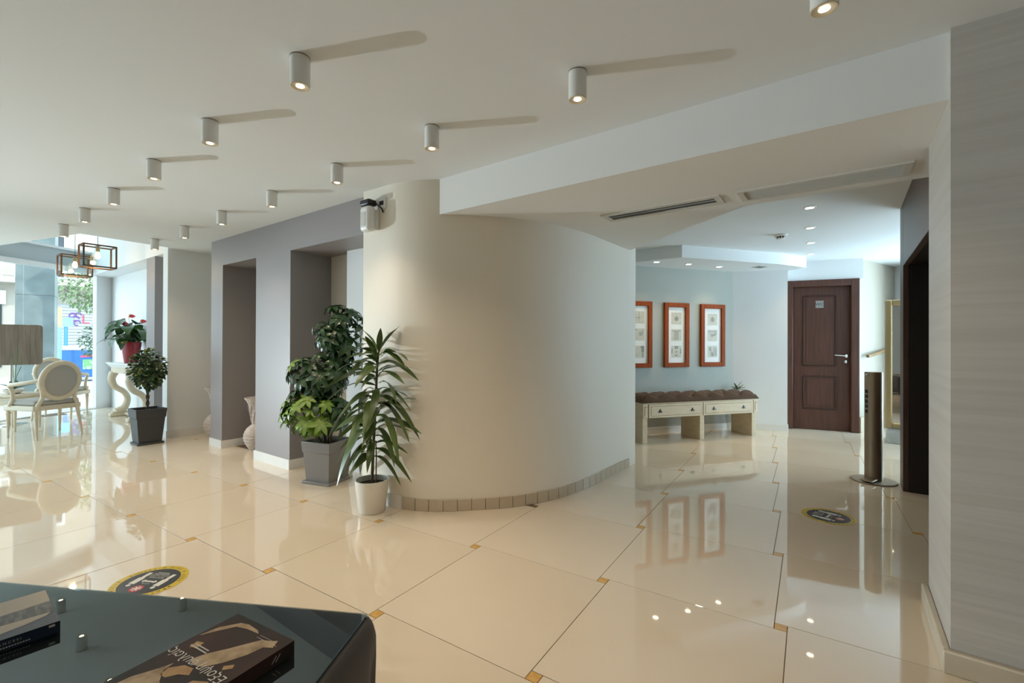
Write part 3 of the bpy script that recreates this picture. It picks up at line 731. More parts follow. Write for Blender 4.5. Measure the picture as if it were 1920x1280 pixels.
for k in range(5): mb.box(-0.0705, -0.0655, -0.013, 0.013, 0.62 + k*0.045, 0.65 + k*0.045, Matrix.Rotation(R(-18), 4, 'Z'))
obj('indicator_panel', mb, M['black'], t)

tag(obj('handrail', MB().tube([(5.02, 6.49, 1.075), (5.10, 6.53, 1.088), (5.66, 6.90, 1.17), (5.92, 7.08, 1.21)], 0.021, 12), M['railwood'], smooth=40), 'short brown handrail rising along the beige stair wall', 'handrail')
mb = MB(); mb.box(-0.55, 0.55, -0.22, 0.22, 0, 0.155); tag(obj('marble_step', mb, M['marble'], bevel=0.006, loc=(5.27, 5.58, 0), rotz=R(-45)), 'grey veined marble step under the gold mirror', 'step')
t = thing('gold_mirror', 'tall gold-framed mirror standing behind the sanitiser post', 'mirror', (4.875, 6.01, 0.155), R(-45))
mb = MB(); w_, h_, f_ = 0.95, 1.665, 0.075
mb.box(0, f_, -0.03, 0.01, 0, h_); mb.box(w_-f_, w_, -0.03, 0.01, 0, h_); mb.box(f_, w_-f_, -0.03, 0.01, 0, f_); mb.box(f_, w_-f_, -0.03, 0.01, h_-f_, h_)
obj('frame', mb, M['brass'], t, bevel=0.014, seg=3)
mb = MB(); mb.box(f_, w_-f_, -0.008, 0.004, f_, h_-f_); obj('mirror_glass', mb, M['mirror'], t)

# ================================================================== FLOOR STICKERS
def sticker(loc, rotz, label):
    t = thing('floor_sticker', label, 'floor sticker', loc, rotz, 'round distance floor stickers')
    r = 0.168
    def disc(r0, z0, z1, mat, name, c=(0,0), par=t, seg=64):
        mb = MB(); mb.lathe([(r0, z0), (r0, z1)], seg, c=(c[0], c[1], 0)); return obj(name, mb, mat, par)
    disc(r, 0.0004, 0.0010, M['yellow'], 'yellow_border')
    disc(r*0.76, 0.0010, 0.0014, M['dkvinyl'], 'dark_centre')
    mb = MB(); mb.lathe([(r*0.76, 0.0011), (r*0.775, 0.0015), (r*0.79, 0.0011)], 64); obj('border_line', mb, M['dkvinyl'], t)
    v = disc(r*0.19, 0.0014, 0.0018, M['redvinyl'], 'red_disc', (0, r*0.43))
    mb = MB()
    for k in range(8):
        g = 2*PI*k/8; rr = r*0.115; mb.lathe([(r*0.028, 0.0018), (r*0.028, 0.0021)], 8, c=(rr*math.cos(g), r*0.43 + rr*math.sin(g), 0))
        mb.box(-0.0016, 0.0016, 0, rr, 0.0018, 0.0020, Matrix.Translation((0, r*0.43, 0)) @ Matrix.Rotation(g, 4, 'Z'))
    mb.lathe([(r*0.06, 0.0018), (r*0.06, 0.0021)], 12, c=(0, r*0.43, 0)); obj('virus_symbol', mb, M['whvinyl'], t)
    mb = MB()
    for sx in (-1, 1):
        x = sx*r*0.42
        mb.lathe([(r*0.065, 0.0014), (r*0.065, 0.0018)], 16, c=(x, r*0.30, 0))
        mb.box(x-r*0.10, x+r*0.10, -r*0.16, r*0.21, 0.0014, 0.0018); mb.box(x-r*0.06, x+r*0.06, -r*0.48, -r*0.16, 0.0014, 0.0018)
    obj('figures', mb, M['whvinyl'], t)
    mb = MB(); mb.box(-r*0.16, r*0.16, -r*0.035, r*0.035, 0.0014, 0.0018)
    for sx in (-1, 1): mb.add([(sx*r*0.16, -r*0.09, 0.0018), (sx*r*0.26, 0, 0.0018), (sx*r*0.16, r*0.09, 0.0018)], [(0,1,2) if sx > 0 else (2,1,0)])
    obj('arrow', mb, M['whvinyl'], t)
    mb = MB(); text(mb, '1,5 m', r*0.12, Matrix.Translation((0, r*0.13, 0.0019)))
    text(mb, 'ΚΡΑΤΑΜΕ', r*0.105, Matrix.Translation((0, -r*0.24, 0.0019))); text(mb, 'ΑΠΟΣΤΑΣΕΙΣ', r*0.105, Matrix.Translation((0, -r*0.36, 0.0019))); 
    mb.box(-r*0.26, r*0.26, -r*0.455, -r*0.435, 0.0014, 0.0019); mb.box(-r*0.2, r*0.2, -r*0.53, -r*0.51, 0.0014, 0.0019)
    obj('small_print', mb, M['whvinyl'], t)
    mb = MB()
    def arc(s, start, step, flip):
        for k, ch in enumerate(s):
            g = start + step*k
            if ch == ' ': continue
            rot = g - PI/2 if not flip else g + PI/2
            text(mb, ch, r*0.15, Matrix.Translation((r*0.885*math.cos(g), r*0.885*math.sin(g), 0.0013)) @ Matrix.Rotation(rot, 4, 'Z'))
    arc('ΚΡΑΤΑΜΕ ΑΠΟΣΤΑΣΕΙΣ', R(168), R(-9.2), False)
    arc('KEEP A SAFE DISTANCE', R(192), R(8.2), True)
    obj('ring_lettering', mb, M['dkvinyl'], t)
sticker((-1.872, 2.385, 0), R(172), 'round yellow and black distance sticker beside the ottoman, partly hidden')
sticker((2.288, 3.325, 0), R(-140), 'round yellow and black distance sticker in front of the lift')

# ================================================================== OTTOMAN, GLASS AND BOOKS
OA = math.atan2(1.345-1.516, -0.417+1.681)           # direction of its far edge
oc = Vector((-0.417, 1.345, 0))                       # far right corner of the glass
ott = thing('ottoman_table', 'charcoal velvet ottoman with rolled edges under a glass sheet', 'ottoman', oc, OA)
def rr(x0, x1, y0, y1, r, n=8):
    pts = []
    for cx, cy, a0 in ((x1-r, y1-r, 0), (x0+r, y1-r, PI/2), (x0+r, y0+r, PI), (x1-r, y0+r, 3*PI/2)):
        for k in range(n+1):
            g = a0 + PI/2*k/n; pts.append((cx + r*math.cos(g), cy + r*math.sin(g)))
    return pts
OW, OD = 1.50, 0.80
def loft(mb, rings, cap=True):
    n = len(rings[0]); vs = [p for r_ in rings for p in r_]; fs = []
    for i in range(len(rings)-1):
        for k in range(n): fs.append((i*n+k, i*n+(k+1)%n, (i+1)*n+(k+1)%n, (i+1)*n+k))
    fs.append(tuple(reversed(range(n)))); fs.append(tuple(range((len(rings)-1)*n, len(rings)*n)))
    mb.add(vs, fs)
mb = MB(); rings = []
for z, off in ((0.05,-0.05),(0.10,-0.005),(0.17,0.018),(0.26,0.035),(0.34,0.036),(0.395,0.034),(0.422,0.026),(0.435,0.018),(0.440,0.011)):
    base = rr(-OW-off, off, -OD-off, off, 0.022+max(off,0)*1.3, 10)
    # add straight-side points so the padding can crease
    dense = []
    for a, b in zip(base, base[1:]+base[:1]):
        d = math.hypot(b[0]-a[0], b[1]-a[1]); m_ = max(1, int(d/0.03))
        for k in range(m_): dense.append((a[0]+(b[0]-a[0])*k/m_, a[1]+(b[1]-a[1])*k/m_))
    rings.append((z, dense))
nmin = min(len(r_[1]) for r_ in rings)
def resample(pts, n):
    acc = [0]; P2 = pts + [pts[0]]
    for a, b in zip(P2, P2[1:]): acc.append(acc[-1] + math.hypot(b[0]-a[0], b[1]-a[1]))
    out = []; k = 0
    for i in range(n):
        s_ = acc[-1]*i/n
        while acc[k+1] < s_: k += 1
        t_ = (s_-acc[k])/max(1e-9, acc[k+1]-acc[k]); out.append((P2[k][0]+(P2[k+1][0]-P2[k][0])*t_, P2[k][1]+(P2[k+1][1]-P2[k][1])*t_))
    return out
N = 200; R3 = []
for z, pts in rings:
    q = resample(pts, N); cx, cy = -OW/2, -OD/2
    ring = []
    for i, (x, y) in enumerate(q):
        cr = 1 - 0.018*max(0, math.cos(2*PI*i/N*22))**6*max(0, math.sin(PI*min(1, max(0, (z-0.03)/0.385))))
        ring.append((cx+(x-cx)*cr, cy+(y-cy)*cr, z))
    R3.append(ring)
loft(mb, R3); obj('padded_body', mb, M['ottoman'], ott, smooth=25)
for x in (-OW+0.12, -0.12):
    for y in (-OD+0.12, -0.12):
        mb = MB(); mb.lathe([(0.022, 0), (0.03, 0.055)], 16, c=(x, y, 0)); obj('foot', mb, M['black'], ott, smooth=40)
mb = MB(); mb.prism(rr(-OW+0.005, 0, -OD+0.005, 0, 0.004, 2), 0, 0.010)
tag(obj('glass_sheet', mb, M['glasstop'], loc=oc + Vector((0, 0, 0.4405)), rotz=OA, bevel=0.0012, seg=1), 'smoked glass sheet covering the top of the charcoal ottoman', 'glass top')

GZ = 0.451
def book(name, corner, edge, wid, length, th, label, cover):
    """corner = far corner on the table, edge = direction of the short far side"""
    t = thing(name, label, 'book', (corner[0], corner[1], GZ), math.atan2(edge[1], edge[0]))
    mb = MB(); mb.box(0, wid, -length, 0, 0, 0.0025); mb.box(0, wid, -length, 0, th-0.0025, th); mb.box(wid-0.003, wid, -length, 0, 0.0025, th-0.0025)
    obj('cover', mb, cover, t)
    mb = MB(); mb.box(0.004, wid-0.003, -length+0.004, -0.004, 0.0025, th-0.0025); obj('pages', mb, M['paperedge'], t)
    return t
e = Vector((0.210, -0.114)); e.normalize()
bk = book('art_book', (-0.759, 1.283), e, 0.239, 0.335, 0.034, 'dark brown art book with painted drapery on its cover', M['bookdark'])
zt = 0.0345
def flat(par, name, mat, polys, z, h=0.0003):
    mb = MB()
    for p in polys: mb.add([(x, y, z) for x, y in p], [tuple(range(len(p)))])
    return obj(name, mb, mat, par)
flat(bk, 'drapery_art', M['bookcloth'], [
    [(0.206,-0.022),(0.218,-0.045),(0.196,-0.055),(0.188,-0.09),(0.165,-0.135),(0.14,-0.165),(0.112,-0.172),(0.085,-0.165),(0.098,-0.135),(0.125,-0.10),(0.150,-0.062),(0.165,-0.04),(0.186,-0.032)],
    [(0.05,-0.022),(0.075,-0.016),(0.12,-0.02),(0.135,-0.028),(0.09,-0.03),(0.055,-0.038),(0.028,-0.075),(0.012,-0.10),(0.006,-0.105),(0.018,-0.06)],
    [(0.02,-0.335),(0.03,-0.26),(0.055,-0.215),(0.065,-0.19),(0.072,-0.215),(0.10,-0.235),(0.13,-0.25),(0.15,-0.285),(0.15,-0.335)]], zt)
for pg in ([
    [(0.072,-0.205),(0.095,-0.182),(0.125,-0.178),(0.14,-0.195),(0.115,-0.205),(0.10,-0.225),(0.08,-0.225)],
    [(0.165,-0.20),(0.20,-0.185),(0.222,-0.20),(0.21,-0.24),(0.18,-0.25),(0.16,-0.225)],
    [(0.178,-0.14),(0.196,-0.125),(0.204,-0.135),(0.188,-0.15)],[(0.028,-0.12),(0.05,-0.115),(0.055,-0.135),(0.034,-0.142)]]): flat(bk, 'ochre_figure', M['bookflesh'], [pg], zt)
mb = MB()
text(mb, 'Έξοψη φυλαίς', 0.033, Matrix.Translation((0.118, -0.168, zt+0.0006)) @ Matrix.Rotation(PI, 4, 'Z') @ Matrix.Scale(1.0, 4), shear=0.12)
for k in range(16):
    mb.box(0.030 + k*0.0042, 0.0328 + k*0.0042, -0.1375, -0.1335, zt, zt+0.0005); mb.box(0.036 + k*0.0036, 0.0384 + k*0.0036, -0.1290, -0.1258, zt, zt+0.0005)
mb.box(0.145, 0.222, -0.0385, -0.0378, zt, zt+0.0006)
mb.box(0.145, 0.20, -0.0300, -0.0294, zt, zt+0.0006)
obj('title_lettering', mb, M['spineprint'], bk)
mb = MB()
for k in (0, 1): mb.add([(0.2393, -0.052-k*0.010, 0.010), (0.2393, -0.050-k*0.010, 0.010), (0.2393, -0.038-k*0.010, 0.024), (0.2393, -0.040-k*0.010, 0.024)], [(0,1,2,3)])
obj('spine_mark', mb, M['spineprint'], bk)
e = Vector((0.196, -0.157)); e.normalize()
bk = book('art_book', (-1.423, 1.412), e, 0.251, 0.34, 0.030, 'navy art book with a stormy grey sea picture on its cover', M['booknavy'])
zt = 0.0305
flat(bk, 'sky_art', M['bookart'], [[(0.003,-0.337),(0.10,-0.337),(0.085,-0.20),(0.10,-0.10),(0.095,-0.003),(0.003,-0.003)], [(0.175,-0.337),(0.225,-0.337),(0.215,-0.22),(0.222,-0.14),(0.205,-0.06),(0.19,-0.02),(0.175,-0.01),(0.165,-0.1)]], zt)
flat(bk, 'sea_art', M['bookwave'], [[(0.10,-0.337),(0.175,-0.337),(0.165,-0.1),(0.175,-0.004),(0.095,-0.003),(0.10,-0.10),(0.085,-0.20)], [(0.035,-0.21),(0.045,-0.13),(0.065,-0.11),(0.085,-0.125),(0.088,-0.20),(0.06,-0.24)]], zt+0.0002)
mb = MB()
text(mb, 'F R A N C E S I', 0.0085, Matrix.Translation((0.2513, -0.10, 0.018)) @ Matrix.Rotation(PI/2, 4, 'Z') @ Matrix.Rotation(PI/2, 4, 'X'))
for k in range(18): mb.box(0.2508, 0.2513, -0.145 + k*0.005, -0.1418 + k*0.005, 0.0065, 0.0092)
mb.box(0.2505, 0.2513, -0.022, -0.010, 0.020, 0.026); mb.box(0.2505, 0.2513, -0.265, -0.240, 0.006, 0.022)
obj('spine_lettering', mb, M['spineprint'], bk)

# ================================================================== PLANTS
def square_pot(parent, b, tp, h, mat, rim=True, saucer=None):
    mb = MB()
    def ring(s, z): return [(-s, -s, z), (s, -s, z), (s, s, z), (-s, s, z)]
    rs = [ring(b, 0.012), ring(b + (tp-b)*0.74, h*0.74), ring(b + (tp-b)*0.76 + 0.006, h*0.75), ring(tp + 0.006, h), ring(tp - 0.012, h), ring(tp - 0.018, h - 0.05)]
    vs = [p for r_ in rs for p in r_]; fs = [(3,2,1,0)]
    for i in range(len(rs)-1):
        for k in range(4): fs.append((i*4+k, i*4+(k+1)%4, (i+1)*4+(k+1)%4, (i+1)*4+k))
    mb.add(vs, fs); obj('pot', mb, mat, parent, bevel=0.004)
    mb = MB(); s = tp - 0.014; mb.box(-s, s, -s, s, h-0.06, h-0.045); obj('soil', mb, M['soil'], parent)
    if saucer:
        mb = MB(); mb.box(-saucer, saucer, -saucer, saucer, 0, 0.024); obj('saucer', mb, mat, parent, bevel=0.004)
def leaf_geo(L_, W_, droop, fold=0.25, n=6, wave=0.0, tip=1.0, neck=0.0):
    """leaf along +Y, drooping in -Z"""
    vs, fs = [], []
    for i in range(n+1):
        t_ = i/n
        y = L_*t_*(1 - 0.25*droop*t_); z = -L_*droop*t_*t_*0.6
        if t_ < neck: w = W_*0.12
        else:
            q = (t_-neck)/(1-neck); w = W_*(math.sin(PI*min(1, q**0.75*0.98+0.02))**0.8)
        wz = wave*math.sin(t_*9)*W_
        vs += [(-w, y, z + w*fold + wz), (0, y, z), (w, y, z + w*fold - wz)]
    for i in range(n):
        a = i*3; fs += [(a, a+1, a+4, a+3), (a+1, a+2, a+5, a+4)]
    return vs, fs
def place(o, base, direction, roll=0.0, scale=1.0):
    """point local +Y along direction, local Z as far up as possible"""
    y = Vector(direction).normalized(); up = Vector((0, 0, 1))
    if abs(y.dot(up)) > 0.985: up = Vector((0.3, 1, 0))
    x = y.cross(up).normalized(); z = x.cross(y)
    Mx = Matrix((x, y, z)).transposed().to_4x4() @ Matrix.Rotation(roll, 4, 'Y') @ Matrix.Scale(scale, 4)
    o.matrix_basis = Matrix.Translation(base) @ Mx
    return Matrix.Translation(base) @ Mx

# --- schefflera
sch = thing('schefflera_plant', 'tall bushy umbrella plant in a square grey pot by the niche', 'plant', (-1.655, 4.145, 0), R(-20))
square_pot(sch, 0.125, 0.150, 0.37, M['potgrey'], saucer=0.152)
iv = Matrix.Rotation(R(20), 3, 'Z')
def umbrella_mesh(nl, ll, droop, mat, name):
    mb = MB()
    for k in range(nl):
        g = 2*PI*k/nl + 0.2
        vs, fs = leaf_geo(ll*random.uniform(0.8, 1.05), ll*0.185, droop + random.uniform(-0.1, 0.15), 0.25, 5, neck=0.12)
        Mr = Matrix.Rotation(g, 4, 'Z') @ Matrix.Rotation(random.uniform(-0.1, 0.25), 4, 'X')
        mb.add(vs, fs, Mr)
    mb.tube([(0, 0, 0), (0, 0, -0.05), (0.01, 0, -0.11)], 0.0022, 5)
    return mb.mesh(name, mat, 60)
vd = [umbrella_mesh(8, 0.125, 0.6, M['leaf'], 'leaf_cluster'), umbrella_mesh(6, 0.125, 0.8, M['leaf'], 'leaf_cluster'), umbrella_mesh(8, 0.10, 0.4, M['leaf'], 'leaf_cluster')]
vl = [umbrella_mesh(7, 0.115, 0.5, M['leafl'], 'leaf_cluster'), umbrella_mesh(6, 0.10, 0.75, M['leafl'], 'leaf_cluster')]
mb = MB()
stems = [[(0.0,0.0,0.32),(0.02,0.02,0.7),(0.05,0.05,1.0),(0.10,0.06,1.30),(0.13,0.06,1.52)], [(-0.03,0.02,0.32),(-0.06,0.0,0.6),(-0.12,-0.02,0.9),(-0.15,-0.03,1.08)],
         [(0.03,-0.03,0.32),(0.08,-0.05,0.7),(0.16,-0.02,1.0),(0.2,0.0,1.25)], [(-0.02,-0.04,0.32),(-0.1,-0.12,0.5),(-0.2,-0.16,0.72)]]
for st in stems: mb.tube([iv @ Vector(p) for p in st], [0.012, 0.011, 0.010, 0.008, 0.006][:len(st)], 7)
obj('stem', mb, M['stem'], sch, smooth=60)
def crown(center, rad, n, lightp, size, minr=0.45):
    for k in range(n):
        while True:
            d = Vector((random.uniform(-1,1), random.uniform(-1,1), random.uniform(-1,1)))
            if minr < d.length < 1: break
        p = Vector((center[0]+d.x*rad[0], center[1]+d.y*rad[1], center[2]+d.z*rad[2]))
        # keep clear of the wall behind
        if p.z < 0.42: continue
        wp = Vector((sch.location.x, sch.location.y, 0)) + p
        uu, vv = uv_of(wp)
        if vv > 2.60 or (uu > -3.30 and vv > 2.22): continue
        if uu > -3.26: continue
        lt = random.random() < lightp(p)
        o = obj('leaf_cluster', random.choice(vl if lt else vd), None, sch)
        nrm = Vector((d.x, d.y, d.z*0.5 + 0.75)).normalized()
        q = nrm.to_track_quat('Z', 'Y'); 
        o.matrix_local = Matrix.Rotation(R(20), 4, 'Z') @ Matrix.Translation(p) @ q.to_matrix().to_4x4() @ Matrix.Rotation(random.uniform(0, 6.28), 4, 'Z') @ Matrix.Scale(random.uniform(0.8, 1.1)*size, 4)
crown((0.11, 0.02, 1.34), (0.23, 0.20, 0.26), 74, lambda p: 0.0, 1.0)
crown((-0.05, -0.02, 0.98), (0.28, 0.23, 0.22), 56, lambda p: 0.03, 1.0)
crown((-0.08, -0.06, 0.64), (0.31, 0.25, 0.23), 74, lambda p: 0.85 if (p.x < 0.10 and p.z < 0.78 and p.y < 0.12) else 0.06, 1.05)

# --- dracaena
dra = thing('dracaena_plant', 'tall dracaena with long drooping strap leaves in a round white pot', 'plant', (-1.03, 3.40, 0))
mb = MB(); mb.lathe([(0.0, 0.0), (0.092, 0.0), (0.097, 0.006), (0.122, 0.22), (0.122, 0.235), (0.113, 0.235), (0.109, 0.19), (0.0, 0.19)], 40); obj('pot', mb, M['potwhite'], dra, smooth=40)
mb = MB(); mb.lathe([(0.0, 0.202), (0.110, 0.197)], 32); obj('soil', mb, M['soil'], dra)
mb = MB(); mb.tube([(0,0,0.19),(0.008,0,0.45),(0.02,0.005,0.75),(0.03,0.01,1.05),(0.045,0.01,1.20)], [0.012,0.011,0.010,0.009,0.006], 8)
mb.tube([(0.035,-0.02,0.19),(0.037,-0.02,0.4),(0.03,-0.012,0.52)], 0.005, 6)
obj('stem', mb, M['stem'], dra, smooth=60)
dm = []
for k, (L_, dr) in enumerate(((0.40, 1.15), (0.44, 1.45), (0.42, 1.8), (0.38, 0.75))):
    vs, fs = leaf_geo(L_, 0.036, dr, 0.32, 16, wave=0.30, neck=0.20); mb = MB(); mb.add(vs, fs); dm.append(mb.mesh('leaf', M['leafd'], 60))
vs, fs = leaf_geo(0.26, 0.026, 0.25, 0.4, 10, wave=0.12, neck=0.05); mb = MB(); mb.add(vs, fs); dtop = mb.mesh('leaf', M['leafd'], 60)
def in_wall(x, y):
    r = False; n = len(pl)
    for i in range(n):
        a, b = pl[i], pl[(i+1) % n]
        if (a.y > y) != (b.y > y) and x < (b.x-a.x)*(y-a.y)/(b.y-a.y) + a.x: r = not r
    return r
def place_clear(o, st, d, roll, sc):
    for tr in range(12):
        mx_ = place(o, st, d, roll, sc)
        pts_ = [dra.location + (mx_ @ v.co) for v in o.data.vertices]
        if not any(in_wall(q.x, q.y) for q in pts_): break
        d = d - VX*0.15
for k in range(68):
    z = 0.40 + 0.76*(k/67.0); az = k*2.39996 + random.uniform(-0.3, 0.3)
    f_ = (z-0.40)/0.76
    st = Vector((0.008 + 0.03*f_, 0.008*f_, z))
    d = Vector((math.cos(az), math.sin(az), 0.25 + 0.35*f_ + random.uniform(-0.2, 0.3)))
    wp = dra.location + Vector((d.x*0.3, d.y*0.3, 0)); uu, vv = uv_of(wp)
    if d.dot(VX) > 0.12: d = d - VX*(d.dot(VX) - 0.12)
    o = obj('leaf', random.choice(dm[:3] if f_ < 0.75 else (dm[0], dm[3])), None, dra)
    place_clear(o, st, d, random.uniform(-0.5, 0.5), random.uniform(0.70, 0.98)*(0.8 if f_ < 0.25 else 1.0))
for az, el, sc in ((0.4, 1.6, 1.0), (3.4, 1.9, 0.9), (1.8, 2.6, 0.8), (-1.2, 2.4, 0.85), (2.6, 0.7, 1.15)):
    o = obj('leaf', dtop, None, dra); place_clear(o, Vector((0.045, 0.01, 1.17)), Vector((math.cos(az), math.sin(az), el)), random.uniform(-0.4, 0.4), sc)

# --- small ficus standard
fic = thing('ficus_standard', 'small round-headed ficus with twisted trunk in an anthracite pot', 'plant', (RW(-6.93, 1.94).x, RW(-6.93, 1.94).y, 0), ALPHA)
square_pot(fic, 0.115, 0.150, 0.43, M['potdark'], saucer=0.134)
mb = MB()
for ph in (0, PI):
    mb.tube([(0.011*math.cos(ph + k*0.9), 0.011*math.sin(ph + k*0.9), 0.38 + k*0.022) for k in range(20)], 0.010, 7)
obj('twisted_trunk', mb, M['stem'], fic, smooth=60)
mb = MB()
for k in range(16):
    g = k*2.4; mb.tube([(0, 0, 0.78 + 0.004*k), (0.08*math.cos(g), 0.08*math.sin(g), 0.86 + 0.01*k), (0.17*math.cos(g), 0.17*math.sin(g), 0.88 + 0.016*k)], [0.005, 0.004, 0.002], 5)
obj('branches', mb, M['stem'], fic)
def cloud(n, fn, ls, lw, droop=0.5):
    mb = MB()
    for k in range(n):
        p, d = fn()
        vs, fs = leaf_geo(ls*random.uniform(0.7, 1.15), lw, droop, 0.2, 3)
        y = d.normalized(); up = Vector((random.uniform(-.5,.5), random.uniform(-.5,.5), 1)); x = y.cross(up).normalized(); z = x.cross(y)
        mb.add(vs, fs, Matrix.Translation(p) @ Matrix((x, y, z)).transposed().to_4x4())
    return mb
def ball(c, r, minr=0.5):
    def f():
        while True:
            d = Vector((random.uniform(-1,1), random.uniform(-1,1), random.uniform(-1,1)))
            if minr < d.length < 1: break
        return Vector((c[0]+d.x*r[0], c[1]+d.y*r[1], c[2]+d.z*r[2])), d + Vector((random.uniform(-.6,.6), random.uniform(-.6,.6), random.uniform(-.7,.4)))
    return f
obj('foliage', cloud(760, ball((0, 0, 0.91), (0.185, 0.175, 0.23), 0.25), 0.066, 0.022), M['leafv'], fic, kind='stuff', smooth=60)

# --- anthurium on the console
ant = thing('anthurium_plant', 'anthurium with red flowers in a red pot on the white console', 'plant', (RW(-9.43, 2.42).x, RW(-9.43, 2.42).y, 0.90))
mb = MB(); mb.lathe([(0.0, 0), (0.09, 0.0), (0.095, 0.015), (0.132, 0.30), (0.134, 0.34), (0.125, 0.34), (0.12, 0.29), (0.0, 0.29)], 36); obj('pot', mb, M['potred'], ant, smooth=40)
mb = MB(); mb.lathe([(0.0, 0.296), (0.121, 0.292)], 24); obj('soil', mb, M['soil'], ant)
am = []
for dr in (0.6, 0.95, 1.3):
    vs, fs = leaf_geo(0.29, 0.088, dr, 0.22, 8); mb = MB(); mb.add(vs, fs); am.append(mb.mesh('leaf', M['leafa'], 60))
mbs = MB()
for k in range(44):
    az = k*2.4 + random.uniform(-.3, .3); rr_ = random.uniform(0.08, 0.26); z = 0.36 + random.uniform(0, 0.36)*(1.15 - rr_*2.2)
    if math.cos(az)*VX.x + math.sin(az)*VX.y > 0.3: rr_ *= 0.35
    p = Vector((rr_*math.cos(az), rr_*math.sin(az), z)); o = obj('leaf', random.choice(am), None, ant)
    dd = Vector((math.cos(az), math.sin(az), random.uniform(-0.3, 0.4)))
    if dd.dot(VX) > 0.2: dd -= VX*(dd.dot(VX))
    place(o, p, dd, random.uniform(-.4, .4), random.uniform(0.7, 1.0))
    mbs.tube([(0.02*math.cos(az), 0.02*math.sin(az), 0.29), (p.x*0.6, p.y*0.6, p.z*0.85), p], 0.004, 5)
obj('leaf_stalks', mbs, M['gstem'], ant)
for (x, y, z) in ((0.02, -0.08, 0.74), (0.16, -0.02, 0.66), (-0.06, -0.12, 0.62)):
    mb = MB(); vs, fs = leaf_geo(0.11, 0.04, 0.5, 0.2, 6); mb.add(vs, fs, Matrix.Translation((x, y, z)) @ Matrix.Rotation(R(35), 4, 'Z') @ Matrix.Rotation(R(55), 4, 'X') @ Matrix.Rotation(R(-60), 4, 'Z')); fl = obj('flower', mb, M['flower'], ant, smooth=60)
    mb = MB(); mb.tube([(0.01, 0, 0.30), (x*0.6, y*0.6, z*0.75), (x, y, z)], 0.003, 5); obj('flower_stalk', mb, M['gstem'], ant)
    mb = MB(); mb.tube([(x, y, z), (x+0.02, y+0.01, z+0.045)], [0.005, 0.003], 6); obj('spadix', mb, M['yellow'], fl)

# --- little plant behind the bench
pb = bo + Vector((math.cos(BR), math.sin(BR), 0))*1.46 + Vector((-math.sin(BR), math.cos(BR), 0))*0.50
lp = thing('spiky_plant', 'small spiky green plant peeping up behind the bench cushion', 'plant', (3.30, 6.42, 0))
lp.location = T1 + TN*0.095
mb = MB(); mb.lathe([(0.0, 0), (0.032, 0), (0.042, 0.36), (0.037, 0.36), (0.032, 0.32), (0, 0.32)], 20); obj('pot', mb, M['potdark'], lp, smooth=40)
mb = MB(); mb.tube([(0, 0, 0.32), (-0.01, 0, 0.60)], 0.010, 6); obj('stem', mb, M['gstem'], lp)
vs, fs = leaf_geo(0.17, 0.016, 0.4, 0.3, 6); mb = MB(); mb.add(vs, fs); sm = mb.mesh('leaf', M['leafd'], 60)
for k in range(12):
    az = k*2.4; o = obj('leaf', sm, None, lp); place(o, Vector((-0.01, 0, 0.56 + 0.003*k)), Vector((math.cos(az), math.sin(az)*0.25 - 0.35, 0.55 + 0.12*(k % 4))), 0.2, 0.85)

# ================================================================== VASES
def vase(loc, sc, label):
    prof = [(0.0,0.0),(0.088,0.0),(0.095,0.012),(0.10,0.02),(0.125,0.06),(0.145,0.11),(0.150,0.155),(0.142,0.20),(0.118,0.245),(0.085,0.275),(0.066,0.288),(0.060,0.295),(0.066,0.302),(0.066,0.32),(0.074,0.38),(0.085,0.45),(0.10,0.52),(0.122,0.565),(0.140,0.588),(0.142,0.598),(0.132,0.598),(0.115,0.575),(0.09,0.52),(0.06,0.42),(0.0,0.40)]
    t = thing('carved_vase', label, 'vase', loc, 0, 'tall carved terracotta vases in the niches')
    mb = MB(); mb.lathe([(r_*sc, z*sc) for r_, z in prof], 40); obj('body', mb, M['vase'], t, smooth=50)
    for k in range(5):
        z = 0.075 + k*0.035; rb = [0.131, 0.145, 0.151, 0.148, 0.134][k]
        mb = MB(); mb.lathe([(rb*sc, (z-0.005)*sc), ((rb+0.004)*sc, z*sc), (rb*sc, (z+0.005)*sc)], 40); obj('carved_band', mb, M['vase'], t, smooth=50)
    mb = MB()
    for k in range(10):
        g = 2*PI*k/10
        mb.tube([((0.068+0.034*q)*math.cos(g + q*0.7)*sc, (0.068+0.034*q)*math.sin(g + q*0.7)*sc, (0.325 + 0.19*q)*sc) for q in (0, .33, .66, 1)], 0.006*sc, 6)
    obj('carved_leaves', mb, M['vase'], t, smooth=60)
vase(RW(-5.54, 2.60), 1.0, 'carved whitewashed vase in the right of the two vase niches')
vase(RW(-6.66, 2.62), 1.08, 'carved whitewashed vase beside the white pier, mostly hidden by the taupe wall')

